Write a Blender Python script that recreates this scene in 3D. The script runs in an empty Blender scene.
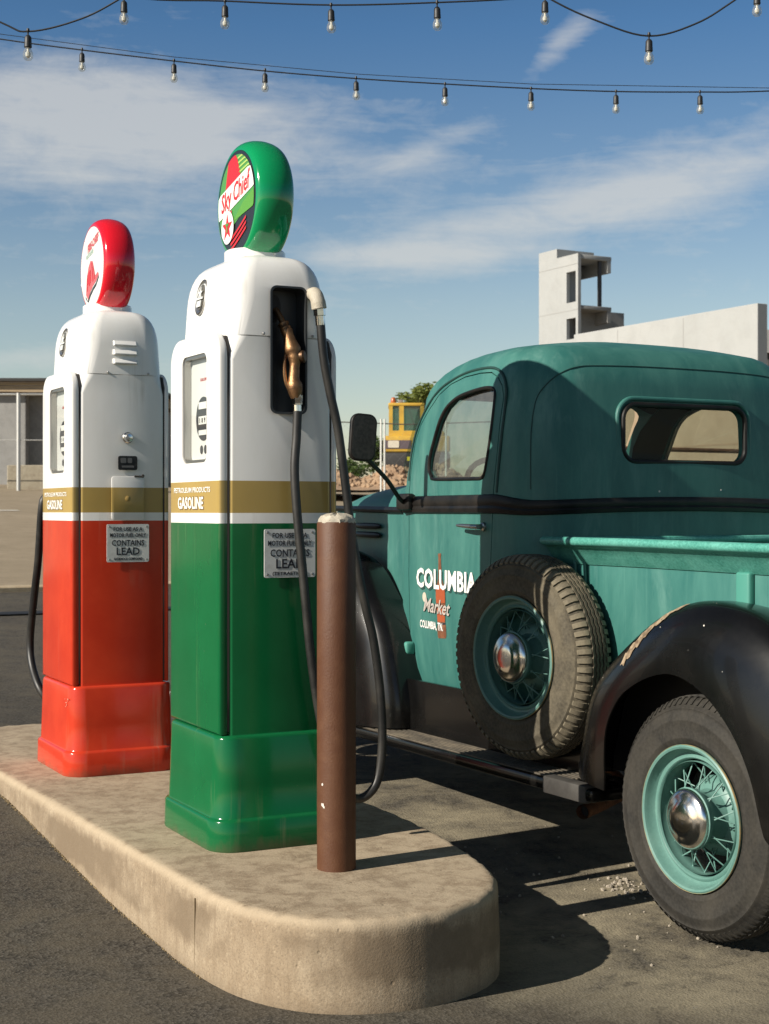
import bpy, bmesh, math, random
from mathutils import Vector, Matrix
R = math.radians
PI = math.pi
C = bpy.context.scene.collection
random.seed(7)

# ---------------------------------------------------------------- camera, sky, sun, exposure
TH = math.atan(834.5 / 1500.0)                 # the island and the truck are turned this far from the view axis
U = Vector((-math.sin(TH), math.cos(TH), 0))   # "a": along the island
V = Vector((math.cos(TH), math.sin(TH), 0))    # "b": across it, towards the truck
ORG = Vector((-.482, 4.557, 0))

cam_d = bpy.data.cameras.new('camera')
cam = bpy.data.objects.new('camera', cam_d); C.objects.link(cam)
cam.location = (0, 0, 1.272); cam.rotation_euler = (R(90), 0, 0)
cam_d.sensor_fit = 'VERTICAL'; cam_d.sensor_height = 36.0; cam_d.lens = 1500.0 / 1024.0 * 36.0
cam_d.shift_y = -1.0 / 1024.0
cam_d.dof.use_dof = True; cam_d.dof.focus_distance = 4.7; cam_d.dof.aperture_fstop = 11.0
cam_d.clip_end = 4000; cam_d.clip_start = .05
bpy.context.scene.camera = cam

SUN_EL = R(30.0)
TS = (-V - .055 * U).normalized()
SUN_ROT = math.atan2(TS.x, TS.y)
sun_d = bpy.data.lights.new('sun', 'SUN'); sun = bpy.data.objects.new('sun', sun_d); C.objects.link(sun)
sun_d.energy = 5.0; sun_d.angle = R(.5); sun_d.color = (1, .925, .81)
sv = Vector((TS.x * math.cos(SUN_EL), TS.y * math.cos(SUN_EL), math.sin(SUN_EL)))
sun.rotation_euler = sv.to_track_quat('Z', 'Y').to_euler()
sun.location = sv * 60

sc = bpy.context.scene
sc.view_settings.view_transform = 'Standard'; sc.view_settings.look = 'None'
sc.view_settings.exposure = 0.45; sc.view_settings.gamma = 1.0
sc.view_settings.use_curve_mapping = False

world = bpy.data.worlds.new('World'); sc.world = world; world.use_nodes = True


class NT:
    """small helper for writing node trees"""
    def __init__(self, nt):
        self.t = nt; self.n = nt.nodes; self.l = nt.links

    def new(self, ty, **kw):
        nd = self.n.new(ty)
        for k, v in kw.items():
            if k.startswith('i_'):
                key = k[2:]
                key = int(key) if key.isdigit() else key.replace('_', ' ')
                self.set(nd, key, v)
            else:
                setattr(nd, k, v)
        return nd

    def set(self, nd, key, v):
        s = nd.inputs[key]
        if isinstance(v, bpy.types.NodeSocket): self.l.new(v, s)
        elif isinstance(v, bpy.types.Node): self.l.new(v.outputs[0], s)
        else: s.default_value = v

    def m(self, op, a, b=None, c=None, clamp=False):
        nd = self.n.new('ShaderNodeMath'); nd.operation = op; nd.use_clamp = clamp
        self.set(nd, 0, a)
        if b is not None: self.set(nd, 1, b)
        if c is not None: self.set(nd, 2, c)
        return nd.outputs[0]

    def mix(self, fac, a, b, mode='MIX'):
        nd = self.n.new('ShaderNodeMix'); nd.data_type = 'RGBA'; nd.blend_type = mode
        self.set(nd, 0, fac)
        for i, v in ((6, a), (7, b)):
            if isinstance(v, (tuple, list)): v = tuple(v) + (1,) * (4 - len(v))
            self.set(nd, i, v)
        return nd.outputs[2]

    def ramp(self, fac, stops, interp='LINEAR'):
        nd = self.n.new('ShaderNodeValToRGB'); cr = nd.color_ramp; cr.interpolation = interp
        while len(cr.elements) < len(stops): cr.elements.new(.5)
        for e, (p, c) in zip(cr.elements, stops):
            e.position = p
            e.color = (c, c, c, 1) if isinstance(c, (int, float)) else tuple(c) + (1,) * (4 - len(c))
        self.set(nd, 0, fac)
        return nd.outputs[0]

    def noise(self, vec, scale, detail=4, rough=.55, dist=0.0):
        nd = self.n.new('ShaderNodeTexNoise')
        nd.inputs['Scale'].default_value = scale; nd.inputs['Detail'].default_value = detail
        nd.inputs['Roughness'].default_value = rough; nd.inputs['Distortion'].default_value = dist
        if vec is not None: self.l.new(vec, nd.inputs['Vector'])
        return nd.outputs['Fac']

    def mapping(self, vec, scale=(1, 1, 1), loc=(0, 0, 0), rot=(0, 0, 0)):
        nd = self.n.new('ShaderNodeMapping')
        self.l.new(vec, nd.inputs[0])
        nd.inputs['Scale'].default_value = scale; nd.inputs['Location'].default_value = loc
        nd.inputs['Rotation'].default_value = rot
        return nd.outputs[0]


def build_sky():
    t = NT(world.node_tree); t.n.clear()
    out = t.new('ShaderNodeOutputWorld'); bg = t.new('ShaderNodeBackground')
    t.l.new(bg.outputs[0], out.inputs[0])
    sky = t.new('ShaderNodeTexSky'); sky.sky_type = 'NISHITA'; sky.sun_disc = False
    sky.sun_elevation = SUN_EL; sky.sun_rotation = SUN_ROT
    sky.altitude = 100; sky.air_density = 1.0; sky.dust_density = .6; sky.ozone_density = 2.2
    tc = t.new('ShaderNodeTexCoord'); d = tc.outputs['Generated']
    sp = t.new('ShaderNodeSeparateXYZ'); t.l.new(d, sp.inputs[0])
    x, y, z = sp.outputs
    az = t.m('ARCTAN2', x, y); el = t.m('ARCSINE', z)
    # flat cloud layer seen from below
    zz = t.m('ADD', t.m('MAXIMUM', z, 0.0), .06)
    cb = t.new('ShaderNodeCombineXYZ')
    t.l.new(t.m('DIVIDE', x, zz), cb.inputs[0]); t.l.new(t.m('DIVIDE', y, zz), cb.inputs[1])
    cv = cb.outputs[0]
    n1 = t.noise(t.mapping(cv, (.55, .16, 1), (3.1, 1.7, 0), (0, 0, R(-25))), 2.6, 9, .60, .6)
    n2 = t.noise(t.mapping(cv, (1.2, .5, 1), (7.3, .4, 0), (0, 0, R(-20))), 4.2, 8, .62, .4)
    ac = t.new('ShaderNodeCombineXYZ'); t.l.new(az, ac.inputs[0]); t.l.new(el, ac.inputs[1])
    n3 = t.noise(t.mapping(ac.outputs[0], (6, 15, 1), (.4, 2.2, 0), (0, 0, R(9))), 1.7, 10, .66, .5)
    n4 = t.noise(t.mapping(ac.outputs[0], (4, 34, 1), (1.4, .7, 0), (0, 0, R(10))), 2.2, 10, .64, .8)
    n5 = t.noise(t.mapping(ac.outputs[0], (14, 26, 1), (.2, 3.7, 0), (0, 0, R(16))), 2.6, 9, .66, .6)
    nn = t.m('ADD', t.m('ADD', t.m('MULTIPLY', n3, .40), t.m('MULTIPLY', n4, .30)), t.m('ADD', t.m('MULTIPLY', n1, .10), t.m('MULTIPLY', n5, .20)))

    def bank(px, py, sx, sy, rot, k):
        ca, ce = (px - 384.5) / 1500., (511 - py) / 1500.
        sx /= 1500.; sy /= 1500.
        dx = t.m('SUBTRACT', az, ca); dy = t.m('SUBTRACT', el, ce)
        c, s = math.cos(rot), math.sin(rot)
        u = t.m('DIVIDE', t.m('ADD', t.m('MULTIPLY', dx, c), t.m('MULTIPLY', dy, s)), sx)
        v = t.m('DIVIDE', t.m('SUBTRACT', t.m('MULTIPLY', dy, c), t.m('MULTIPLY', dx, s)), sy)
        q = t.m('ADD', t.m('MULTIPLY', u, u), t.m('MULTIPLY', v, v))
        return t.m('MULTIPLY', t.m('EXPONENT', t.m('MULTIPLY', q, -1.0)), k)
    w = None
    for b in ((140, 128, 210, 44, R(-3), .30), (30, 180, 210, 46, R(-4), .22), (60, 100, 150, 26, R(6), .10), (600, 212, 280, 30, R(11), .27), (400, 258, 110, 14, R(-2), .20),
              (556, 64, 40, 13, R(40), .26), (20, 365, 90, 12, 0, .22), (420, 160, 70, 12, R(25), .16),
              (700, 165, 160, 40, R(14), .14), (380, 300, 700, 110, 0, .06), (240, 150, 330, 60, R(-6), .10)):
        g = bank(*b)
        w = g if w is None else t.m('ADD', w, g)
    gen = t.m('MULTIPLY', t.m('GREATER_THAN', el, R(24)), .10)      # thin cirrus over the rest of the sky
    w = t.m('ADD', w, gen)
    dens = t.m('MULTIPLY', t.m('SUBTRACT', t.m('ADD', nn, w), .590), 3.2, clamp=True)
    dens = t.m('MULTIPLY', t.m('SMOOTH_MIN', dens, 1.0, .2), .66)
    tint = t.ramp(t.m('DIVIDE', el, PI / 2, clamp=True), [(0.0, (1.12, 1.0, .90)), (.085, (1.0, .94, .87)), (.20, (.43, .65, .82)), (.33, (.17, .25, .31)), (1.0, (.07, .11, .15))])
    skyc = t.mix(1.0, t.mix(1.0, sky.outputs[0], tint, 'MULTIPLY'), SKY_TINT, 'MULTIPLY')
    col = t.mix(dens, skyc, CLOUD)
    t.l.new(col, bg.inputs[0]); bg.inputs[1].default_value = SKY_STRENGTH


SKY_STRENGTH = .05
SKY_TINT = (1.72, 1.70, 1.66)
CLOUD = (10.2, 10.1, 9.6)
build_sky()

# ---------------------------------------------------------------- materials
MATS = {}


def mat(name, base=(.5, .5, .5), rough=.5, metal=0.0, spec=.5, coat=0.0, build=None, bump=None):
    if name in MATS: return MATS[name]
    m = bpy.data.materials.new(name); m.use_nodes = True
    t = NT(m.node_tree)
    bs = m.node_tree.nodes['Principled BSDF']
    bs.inputs['Base Color'].default_value = tuple(base) + (1,)
    bs.inputs['Roughness'].default_value = rough; bs.inputs['Metallic'].default_value = metal
    bs.inputs['Specular IOR Level'].default_value = spec
    bs.inputs['Coat Weight'].default_value = coat; bs.inputs['Coat Roughness'].default_value = .06
    if build: build(t, bs, t.new('ShaderNodeTexCoord').outputs['Object'])
    MATS[name] = m
    return m


def bump(t, bs, h, strength, dist):
    b = t.new('ShaderNodeBump'); b.inputs['Strength'].default_value = strength; b.inputs['Distance'].default_value = dist
    t.l.new(h, b.inputs['Height']); t.l.new(b.outputs[0], bs.inputs['Normal'])


def worn(c1, c2, scale=6, r0=.3, r1=.5, fine=0.0, lo=.4, hi=.65, bmp=0.0, stretch=(1, 1, 1)):
    """base colour that wanders between c1 and c2, with its roughness"""
    def f(t, bs, oc):
        v = t.mapping(oc, stretch)
        n = t.noise(v, scale, 8, .62, .3)
        k = t.ramp(n, [(lo, 0.0), (hi, 1.0)])
        col = t.mix(k, c1, c2)
        if fine:
            n2 = t.noise(oc, scale * 14, 4, .6)
            col = t.mix(t.ramp(n2, [(.35, 0.0), (.75, fine)]), col, tuple(min(1, x * 1.8 + .02) for x in c2))
        t.l.new(col, bs.inputs['Base Color'])
        rr = t.new('ShaderNodeMapRange'); t.l.new(n, rr.inputs[0]); rr.inputs[3].default_value = r0; rr.inputs[4].default_value = r1
        t.l.new(rr.outputs[0], bs.inputs['Roughness'])
        if bmp: bump(t, bs, t.noise(oc, scale * 10, 5, .6), bmp, .004)
    return f


def pump_paint(low, low2):
    def f(t, bs, oc):
        sp = t.new('ShaderNodeSeparateXYZ'); t.l.new(oc, sp.inputs[0]); z = sp.outputs[2]
        n = t.noise(oc, 5, 6, .6)
        lowc = t.mix(t.ramp(n, [(.4, 0.0), (.65, 1.0)]), low, low2)
        wn = t.ramp(t.noise(t.mapping(oc, (3, 3, 1)), 4, 7, .62), [(.42, 0.0), (.72, .55)])
        white = t.mix(wn, (.80, .79, .76), (.72, .70, .65))
        gold = t.mix(t.ramp(n, [(.4, 0.0), (.7, 1.0)]), (.40, .28, .085), (.36, .25, .08))
        c = t.mix(t.m('GREATER_THAN', z, .998), lowc, white)
        g = t.m('MULTIPLY', t.m('GREATER_THAN', z, 1.030), t.m('LESS_THAN', z, 1.129))
        c = t.mix(g, c, gold)
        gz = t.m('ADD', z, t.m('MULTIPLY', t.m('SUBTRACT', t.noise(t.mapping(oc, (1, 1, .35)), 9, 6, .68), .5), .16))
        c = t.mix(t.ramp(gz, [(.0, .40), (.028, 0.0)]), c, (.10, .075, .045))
        run = t.m('MULTIPLY', t.ramp(t.noise(t.mapping(oc, (1, 1, .05)), 24, 5, .6), [(.58, 0.0), (.74, .35)]), t.ramp(t.noise(oc, 2.2, 3, .6), [(.45, 0.0), (.6, 1.0)]))
        c = t.mix(run, c, (.30, .24, .16))
        chip = t.m('MULTIPLY', t.ramp(t.noise(oc, 55, 4, .7), [(.735, 0.0), (.745, 1.0)]), t.ramp(t.noise(oc, 3.1, 4, .65), [(.50, 0.0), (.58, 1.0)]))
        c = t.mix(chip, c, (.34, .27, .21))
        t.l.new(c, bs.inputs['Base Color'])
        rr = t.new('ShaderNodeMapRange'); t.l.new(t.noise(oc, 9, 5, .6), rr.inputs[0]); rr.inputs[3].default_value = .09; rr.inputs[4].default_value = .22
        t.l.new(rr.outputs[0], bs.inputs['Roughness'])
        bump(t, bs, t.noise(oc, 3.2, 2, .5), .10, .012)
    return f


def concrete(c1, c2, c3, scale=2.0, bmp=.35, dark_side=False):
    def f(t, bs, oc):
        n = t.noise(oc, scale, 9, .68, .5)
        n2 = t.noise(oc, scale * 5, 9, .72, .4)
        n3 = t.noise(oc, 160, 3, .6)
        c = t.mix(t.ramp(n, [(.38, 0.0), (.60, 1.0)]), c1, c2)
        c = t.mix(t.ramp(n2, [(.46, 0.0), (.66, .8)]), c, c3)
        c = t.mix(t.ramp(n3, [(.34, .45), (.5, 0.0)]), c, tuple(x * .45 for x in c1))
        c = t.mix(t.ramp(t.noise(oc, 75, 4, .65), [(.55, 0.0), (.70, .35)]), c, tuple(min(1, x * 1.5) for x in c2))
        if dark_side:
            sp = t.new('ShaderNodeSeparateXYZ'); t.l.new(oc, sp.inputs[0]); z = sp.outputs[2]
            top = t.m('GREATER_THAN', z, .2335)
            # foot traffic and spilt oil on the slab: brown drags and speckles
            drag = t.ramp(t.noise(t.mapping(oc, (4, 2.2, 1), (0, 0, 0), (0, 0, R(24))), 1.9, 9, .74, .9), [(.49, 0.0), (.68, .50)])
            c = t.mix(t.m('MULTIPLY', drag, top), c, tuple(x * .72 for x in c3))
            # damp line half way up the cast side and streaks running down it
            zz = t.m('ADD', z, t.m('MULTIPLY', t.m('SUBTRACT', t.noise(t.mapping(oc, (1, 1, .3)), 7, 6, .65), .5), .12))
            band = t.m('MULTIPLY', t.ramp(zz, [(.060, 0.0), (.085, 1.0), (.185, 1.0), (.205, 0.0)]), t.ramp(t.noise(oc, 1.7, 5, .65), [(.40, .0), (.52, .8)]))
            c = t.mix(band, c, tuple(x * .70 for x in c3))
            strk = t.m('MULTIPLY', t.ramp(t.noise(t.mapping(oc, (1, 1, .08)), 30, 5, .65), [(.5, 0.0), (.68, .5)]), t.m('SUBTRACT', 1.0, top))
            c = t.mix(strk, c, tuple(x * .8 for x in c3))
            edge = t.ramp(t.m('ADD', z, t.m('MULTIPLY', t.m('SUBTRACT', n2, .5), .03)), [(.206, 0.0), (.224, .55), (.234, .55), (.236, 0.0)])
            c = t.mix(edge, c, (.46, .37, .255))
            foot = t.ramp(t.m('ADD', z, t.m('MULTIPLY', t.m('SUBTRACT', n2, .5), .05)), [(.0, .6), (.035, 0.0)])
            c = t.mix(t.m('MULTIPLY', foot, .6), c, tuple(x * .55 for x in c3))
        t.l.new(c, bs.inputs['Base Color'])
        h = t.m('ADD', t.m('MULTIPLY', n2, .45), t.m('MULTIPLY', n3, .4))
        vo = t.new('ShaderNodeTexVoronoi'); vo.inputs['Scale'].default_value = 24; vo.inputs['Randomness'].default_value = 1.0; t.l.new(oc, vo.inputs['Vector'])
        pick = t.new('ShaderNodeSeparateColor'); t.l.new(vo.outputs['Color'], pick.inputs[0])
        pits = t.m('MAXIMUM', t.ramp(vo.outputs['Distance'], [(.06, 0.0), (.13, 1.0)]), t.m('LESS_THAN', pick.outputs[0], .72))
        h = t.m('ADD', h, t.m('MULTIPLY', pits, .8))
        bump(t, bs, h, bmp, .008)
        bs.inputs['Roughness'].default_value = .88
    return f


def asphalt(base, dust, dust2, amount):
    def f(t, bs, oc):
        big = t.noise(oc, .9, 9, .68, .8)
        mid = t.noise(oc, 5, 9, .74, .4)
        fine = t.noise(oc, 60, 4, .7)
        vo = t.new('ShaderNodeTexVoronoi'); vo.inputs['Scale'].default_value = 120; t.l.new(oc, vo.inputs['Vector'])
        st = t.ramp(vo.outputs['Color'], [(.15, 0.0), (.9, 1.0)])
        c = t.mix(st, tuple(x * .35 for x in base), tuple(x * 2.3 for x in base))
        c = t.mix(t.ramp(mid, [(.40, 0.0), (.62, .6)]), c, tuple(x * y for x, y in zip(base, (1.9, 1.75, 1.5))))
        sp = t.new('ShaderNodeSeparateXYZ'); t.l.new(oc, sp.inputs[0])
        # sand washed out on the truck's side of the island
        wob = t.m('MULTIPLY', t.m('SUBTRACT', mid, .5), .9)
        dx = t.m('DIVIDE', t.m('SUBTRACT', sp.outputs[0], 1.5), 1.35); dy = t.m('DIVIDE', t.m('SUBTRACT', sp.outputs[1], .2), 2.4)
        rad = t.m('ADD', t.m('SQRT', t.m('ADD', t.m('MULTIPLY', dx, dx), t.m('MULTIPLY', dy, dy))), wob)
        side = t.ramp(rad, [(.70, 1.0), (1.0, .10)])
        pat = t.m('ADD', t.m('ADD', t.m('MULTIPLY', big, .5), t.m('MULTIPLY', mid, .35)), t.m('MULTIPLY', fine, .15))
        k = t.m('MULTIPLY', t.ramp(pat, [(.42, .12), (.56, 1.0)]), t.m('MULTIPLY', side, amount), clamp=True)
        c = t.mix(k, c, t.mix(t.ramp(fine, [(.3, 0.0), (.7, 1.0)]), dust, dust2))
        spots = t.ramp(t.noise(oc, 45, 3, .6), [(.69, 0.0), (.75, .7)])
        c = t.mix(spots, c, (.20, .18, .15))
        dk = t.ramp(t.noise(oc, 14, 6, .7), [(.60, 0.0), (.70, .6)])
        c = t.mix(dk, c, tuple(x * .5 for x in base))
        t.l.new(c, bs.inputs['Base Color'])
        bs.inputs['Roughness'].default_value = .92; bs.inputs['Specular IOR Level'].default_value = .3
        h = t.m('ADD', t.m('MULTIPLY', vo.outputs['Distance'], .7), t.m('ADD', t.m('MULTIPLY', t.noise(oc, 220, 3, .7), .6), t.m('MULTIPLY', mid, 1.2)))
        bump(t, bs, h, .6, .004)
    return f


def glass_mat(name, tint=(1, 1, 1), dust=.04, refl=.06):
    if name in MATS: return MATS[name]
    m = bpy.data.materials.new(name); m.use_nodes = True
    t = NT(m.node_tree); t.n.clear()
    out = t.new('ShaderNodeOutputMaterial')
    tr = t.new('ShaderNodeBsdfTransparent'); tr.inputs[0].default_value = tuple(tint) + (1,)
    gl = t.new('ShaderNodeBsdfGlossy'); gl.inputs['Roughness'].default_value = .03
    lw = t.new('ShaderNodeLayerWeight'); lw.inputs[0].default_value = .5
    mx = t.new('ShaderNodeMixShader'); t.l.new(t.m('ADD', t.m('MULTIPLY', t.m('POWER', lw.outputs['Facing'], 5.0), .9), refl, clamp=True), mx.inputs[0])
    t.l.new(tr.outputs[0], mx.inputs[1]); t.l.new(gl.outputs[0], mx.inputs[2])
    df = t.new('ShaderNodeBsdfDiffuse'); df.inputs[0].default_value = (.55, .53, .48, 1)
    tc = t.new('ShaderNodeTexCoord')
    n = t.noise(t.mapping(tc.outputs['Object'], (1, 3, 3)), 4, 6, .65)
    mx2 = t.new('ShaderNodeMixShader'); t.l.new(t.m('MULTIPLY', n, dust * 2), mx2.inputs[0])
    t.l.new(mx.outputs[0], mx2.inputs[1]); t.l.new(df.outputs[0], mx2.inputs[2])
    t.l.new(mx2.outputs[0], out.inputs[0])
    MATS[name] = m
    return m


M_GREEN = mat('green pump enamel', rough=.2, coat=.04, spec=.34, build=pump_paint((.005, .108, .034), (.006, .122, .039)))
M_RED = mat('red pump enamel', rough=.2, coat=.04, spec=.34, build=pump_paint((.50, .038, .016), (.56, .050, .020)))
M_WHITE = mat('white enamel', (.80, .79, .76), .2, coat=.3)
M_GLOBE_G = mat('green globe gloss', (.004, .25, .085), .12, coat=.5)
M_GLOBE_R = mat('red globe gloss', (.62, .010, .022), .12, coat=.5)
M_CHROME = mat('chrome', (.78, .76, .72), .07, 1.0, build=worn((.82, .80, .76), (.60, .57, .52), 16, .07, .28, lo=.42, hi=.75))
M_STEEL = mat('dull steel', (.45, .44, .42), .35, 1.0)
M_DARK = mat('dark cavity', (.012, .012, .013), .6)
M_SEAM = mat('dark seam', (.05, .043, .036), .7)
M_HOSE = mat('black rubber hose', (.018, .018, .018), .42, build=worn((.010, .010, .010), (.030, .028, .024), 9, .35, .6))
M_BRONZE = mat('worn bronze', (.30, .17, .08), .4, .85, build=worn((.36, .20, .095), (.16, .085, .045), 26, .3, .55, bmp=.3))
M_CREAM = mat('cream plastic', (.5, .45, .36), .6, build=worn((.48, .43, .34), (.36, .32, .25), 30, .5, .7, bmp=.4))
M_PLATE = mat('enamel sign plate', (.62, .63, .60), .35, build=worn((.64, .65, .62), (.46, .46, .42), 22, .3, .5, lo=.5, hi=.8))
M_INK = mat('black lettering', (.018, .02, .028), .5)
M_WHITEINK = mat('white lettering', (.82, .81, .77), .4)
M_REDINK = mat('red lettering', (.55, .015, .02), .35)
M_BLACKINK = mat('black globe print', (.016, .016, .016), .25)
M_GREENINK = mat('mid green globe print', (.07, .27, .05), .25)
M_LIMEINK = mat('lime globe print', (.40, .55, .12), .25)
M_MILK = mat('milk glass', (.80, .80, .74), .15, coat=.4)
M_PINK = mat('rose globe print', (.55, .10, .10), .25)
M_GREYG = mat('grey green globe print', (.35, .45, .38), .3)
M_BROWNPAINT = mat('brown bollard paint', (.15, .055, .035), .55, build=worn((.085, .029, .009), (.108, .043, .016), 18, .5, .68, lo=.45, hi=.75, bmp=.25))
M_CHIP = mat('bare primer chip', (.62, .58, .52), .7)
M_ISLAND = mat('cast concrete island', rough=.9, build=concrete((.300, .228, .150), (.365, .290, .200), (.240, .175, .110), 2.6, .38, True))
def teal_paint(t, bs, oc):
    n = t.noise(t.mapping(oc, (2.2, 2.2, .7)), 3.0, 9, .66, .4)
    c = t.mix(t.ramp(n, [(.36, 0.0), (.68, 1.0)]), (.027, .126, .112), (.058, .188, .160))
    sp = t.new('ShaderNodeSeparateXYZ'); t.l.new(oc, sp.inputs[0])
    chalk = t.m('MULTIPLY', t.ramp(t.noise(t.mapping(oc, (1.5, 1.5, .4)), 7, 8, .7, .5), [(.50, 0.0), (.72, .6)]), t.ramp(t.noise(oc, 1.6, 4, .6), [(.42, 0.0), (.6, 1.0)]))
    c = t.mix(chalk, c, (.14, .28, .245))
    strk = t.ramp(t.noise(t.mapping(oc, (1, 1, .04)), 34, 4, .6), [(.60, 0.0), (.75, .35)])
    c = t.mix(strk, c, (.10, .25, .21))
    rust = t.m('MULTIPLY', t.ramp(t.noise(oc, 70, 4, .7), [(.715, 0.0), (.735, 1.0)]), t.ramp(t.noise(oc, 2.3, 4, .65), [(.48, 0.0), (.58, 1.0)]))
    c = t.mix(rust, c, (.09, .045, .025))
    t.l.new(c, bs.inputs['Base Color'])
    rr = t.new('ShaderNodeMapRange'); t.l.new(n, rr.inputs[0]); rr.inputs[3].default_value = .36; rr.inputs[4].default_value = .60
    t.l.new(rr.outputs[0], bs.inputs['Roughness'])
    bump(t, bs, t.m('ADD', t.m('MULTIPLY', t.noise(oc, 2.6, 2, .5), 3.0), t.m('MULTIPLY', t.noise(oc, 60, 4, .6), .12)), .10, .008)


M_TEAL = mat('chalky teal paint', rough=.45, spec=.4, build=teal_paint)
M_TEAL_ROOF = M_TEAL
M_BLACKP = mat('aged black paint', rough=.3, coat=.25, spec=.4, build=worn((.003, .003, .003), (.0065, .006, .0055), 5, .18, .34, fine=.03, lo=.45, hi=.75))
M_TRIM = mat('black rubber trim', (.013, .012, .012), .45, spec=.3, build=worn((.006, .006, .006), (.020, .017, .014), 9, .35, .6))
M_TYRE = mat('tyre rubber', rough=.75, spec=.3, build=worn((.018, .017, .015), (.040, .036, .029), 7, .65, .85, fine=.25, bmp=.1))
M_TREAD = mat('dusty tread rubber', rough=.85, build=worn((.11, .092, .062), (.20, .17, .115), 9, .75, .9, fine=.2, bmp=.2))
M_WHEEL = mat('teal wheel paint', rough=.42, build=worn((.10, .215, .185), (.135, .26, .222), 9, .36, .55, fine=.12, lo=.5, hi=.75))
M_RUST = mat('rust', (.16, .065, .03), .85, build=worn((.19, .08, .035), (.09, .035, .02), 22, .8, .95, bmp=.5))
M_RIB = mat('worn running board rubber', rough=.7, build=worn((.040, .034, .026), (.12, .098, .068), 5, .6, .85, fine=.3, stretch=(3, 1, 1)))
M_FRAME = mat('dark chassis', (.014, .013, .012), .7)
M_LEATHER = mat('dark seat vinyl', (.02, .017, .015), .5)
M_PALESCRATCH = mat('bare scraped metal', (.42, .34, .25), .6, build=worn((.38, .29, .19), (.13, .085, .05), 40, .5, .7))
M_GLASS = glass_mat('window glass', (.60, .70, .67), .11, .09)
M_DIALGLASS = glass_mat('dial glass', (.94, .96, .95), .03)
M_WIRE = mat('black cable', (.015, .015, .015), .6)
M_BULB = glass_mat('bulb glass', (.93, .93, .90), .16)
M_FILAMENT = mat('frosted bulb core', (.70, .68, .62), .4)


# ---------------------------------------------------------------- mesh building
class MB:
    """collects shapes into one bmesh; P = (across b, along a, up z) for things of the site frame, or world XYZ"""
    def __init__(self):
        self.bm = bmesh.new(); self.mi = 0

    def _f(self, vs):
        try:
            f = self.bm.faces.new(vs); f.material_index = self.mi; return f
        except ValueError:
            return None

    def box(self, lo, hi, bev=0.0, seg=2):
        b = bmesh.new()
        bmesh.ops.create_cube(b, size=1)
        for v in b.verts:
            v.co = Vector([lo[i] + (v.co[i] + .5) * (hi[i] - lo[i]) for i in range(3)])
        if bev: bmesh.ops.bevel(b, geom=list(b.edges), offset=bev, segments=seg, profile=.5, affect='EDGES')
        self.add(b)
        return self

    def add(self, b, mtx=None):
        if mtx is not None: bmesh.ops.transform(b, matrix=mtx, verts=b.verts)
        for f in b.faces: f.material_index = self.mi
        me = bpy.data.meshes.new('tmp'); b.to_mesh(me); b.free(); self.bm.from_mesh(me); bpy.data.meshes.remove(me)

    def rings(self, rings, closed=True, cap0=True, cap1=True):
        vs = [[self.bm.verts.new(p) for p in r] for r in rings]
        n = len(vs[0])
        for i in range(len(vs) - 1):
            for j in range(n if closed else n - 1):
                k = (j + 1) % n
                self._f([vs[i][j], vs[i][k], vs[i + 1][k], vs[i + 1][j]])
        if closed and cap0: self._f(vs[0][::-1])
        if closed and cap1: self._f(vs[-1])
        return self

    def tube(self, pts, r, n=10, cap=True):
        pts = [Vector(p) for p in pts]
        rr = r if isinstance(r, (list, tuple)) else [r] * len(pts)
        T = [(pts[min(i + 1, len(pts) - 1)] - pts[max(i - 1, 0)]).normalized() for i in range(len(pts))]
        up = Vector((0, 0, 1)) if abs(T[0].z) < .9 else Vector((1, 0, 0))
        x = T[0].cross(up).normalized(); rs = []
        for p, tt, q in zip(pts, T, rr):
            x = (x - tt * x.dot(tt)).normalized(); y = tt.cross(x)
            rs.append([p + (x * math.cos(2 * PI * k / n) + y * math.sin(2 * PI * k / n)) * q for k in range(n)])
        return self.rings(rs, True, cap, cap)

    def cyl(self, p0, p1, r0, r1=None, n=24):
        return self.tube([p0, p1], [r0, r0 if r1 is None else r1], n)

    def lathe(self, prof, origin, axis, n=48, ref=None, cap=True):
        """prof = [(r, h)] along axis"""
        axis = Vector(axis).normalized(); o = Vector(origin)
        x = axis.orthogonal().normalized() if ref is None else Vector(ref); y = axis.cross(x)
        rs = [[o + axis * h + (x * math.cos(2 * PI * k / n) + y * math.sin(2 * PI * k / n)) * max(r, 1e-5) for k in range(n)] for r, h in prof]
        return self.rings(rs, True, cap, cap)

    def prism(self, poly, axis, lo, hi, bev=0.0, seg=2):
        """poly in the two other axes (cyclic order kept as given), extruded along axis index"""
        oth = [i for i in range(3) if i != axis]
        b = bmesh.new()
        def P(q, h):
            c = [0, 0, 0]; c[axis] = h; c[oth[0]] = q[0]; c[oth[1]] = q[1]; return c
        a0 = [b.verts.new(P(q, lo)) for q in poly]; a1 = [b.verts.new(P(q, hi)) for q in poly]
        n = len(poly)
        b.faces.new(a0[::-1]); b.faces.new(a1)
        for j in range(n): b.faces.new([a0[j], a0[(j + 1) % n], a1[(j + 1) % n], a1[j]])
        bmesh.ops.recalc_face_normals(b, faces=b.faces)
        if bev:
            es = [e for e in b.edges if abs(e.verts[0].co[axis] - e.verts[1].co[axis]) < 1e-6]
            bmesh.ops.bevel(b, geom=es, offset=bev, segments=seg, profile=.5, affect='EDGES')
        self.add(b)
        return self

    def map(self, fn):
        for v in self.bm.verts: v.co = Vector(fn(v.co))
        return self


BASE = {}


def prop(o, label=None, cat=None, group=None, kind=None):
    if label: o['label'] = label
    if cat: o['category'] = cat
    if group: o['group'] = group
    if kind: o['kind'] = kind
    return o


def S2W(p):
    return ORG + U * p[1] + V * p[0] + Vector((0, 0, p[2]))


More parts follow.
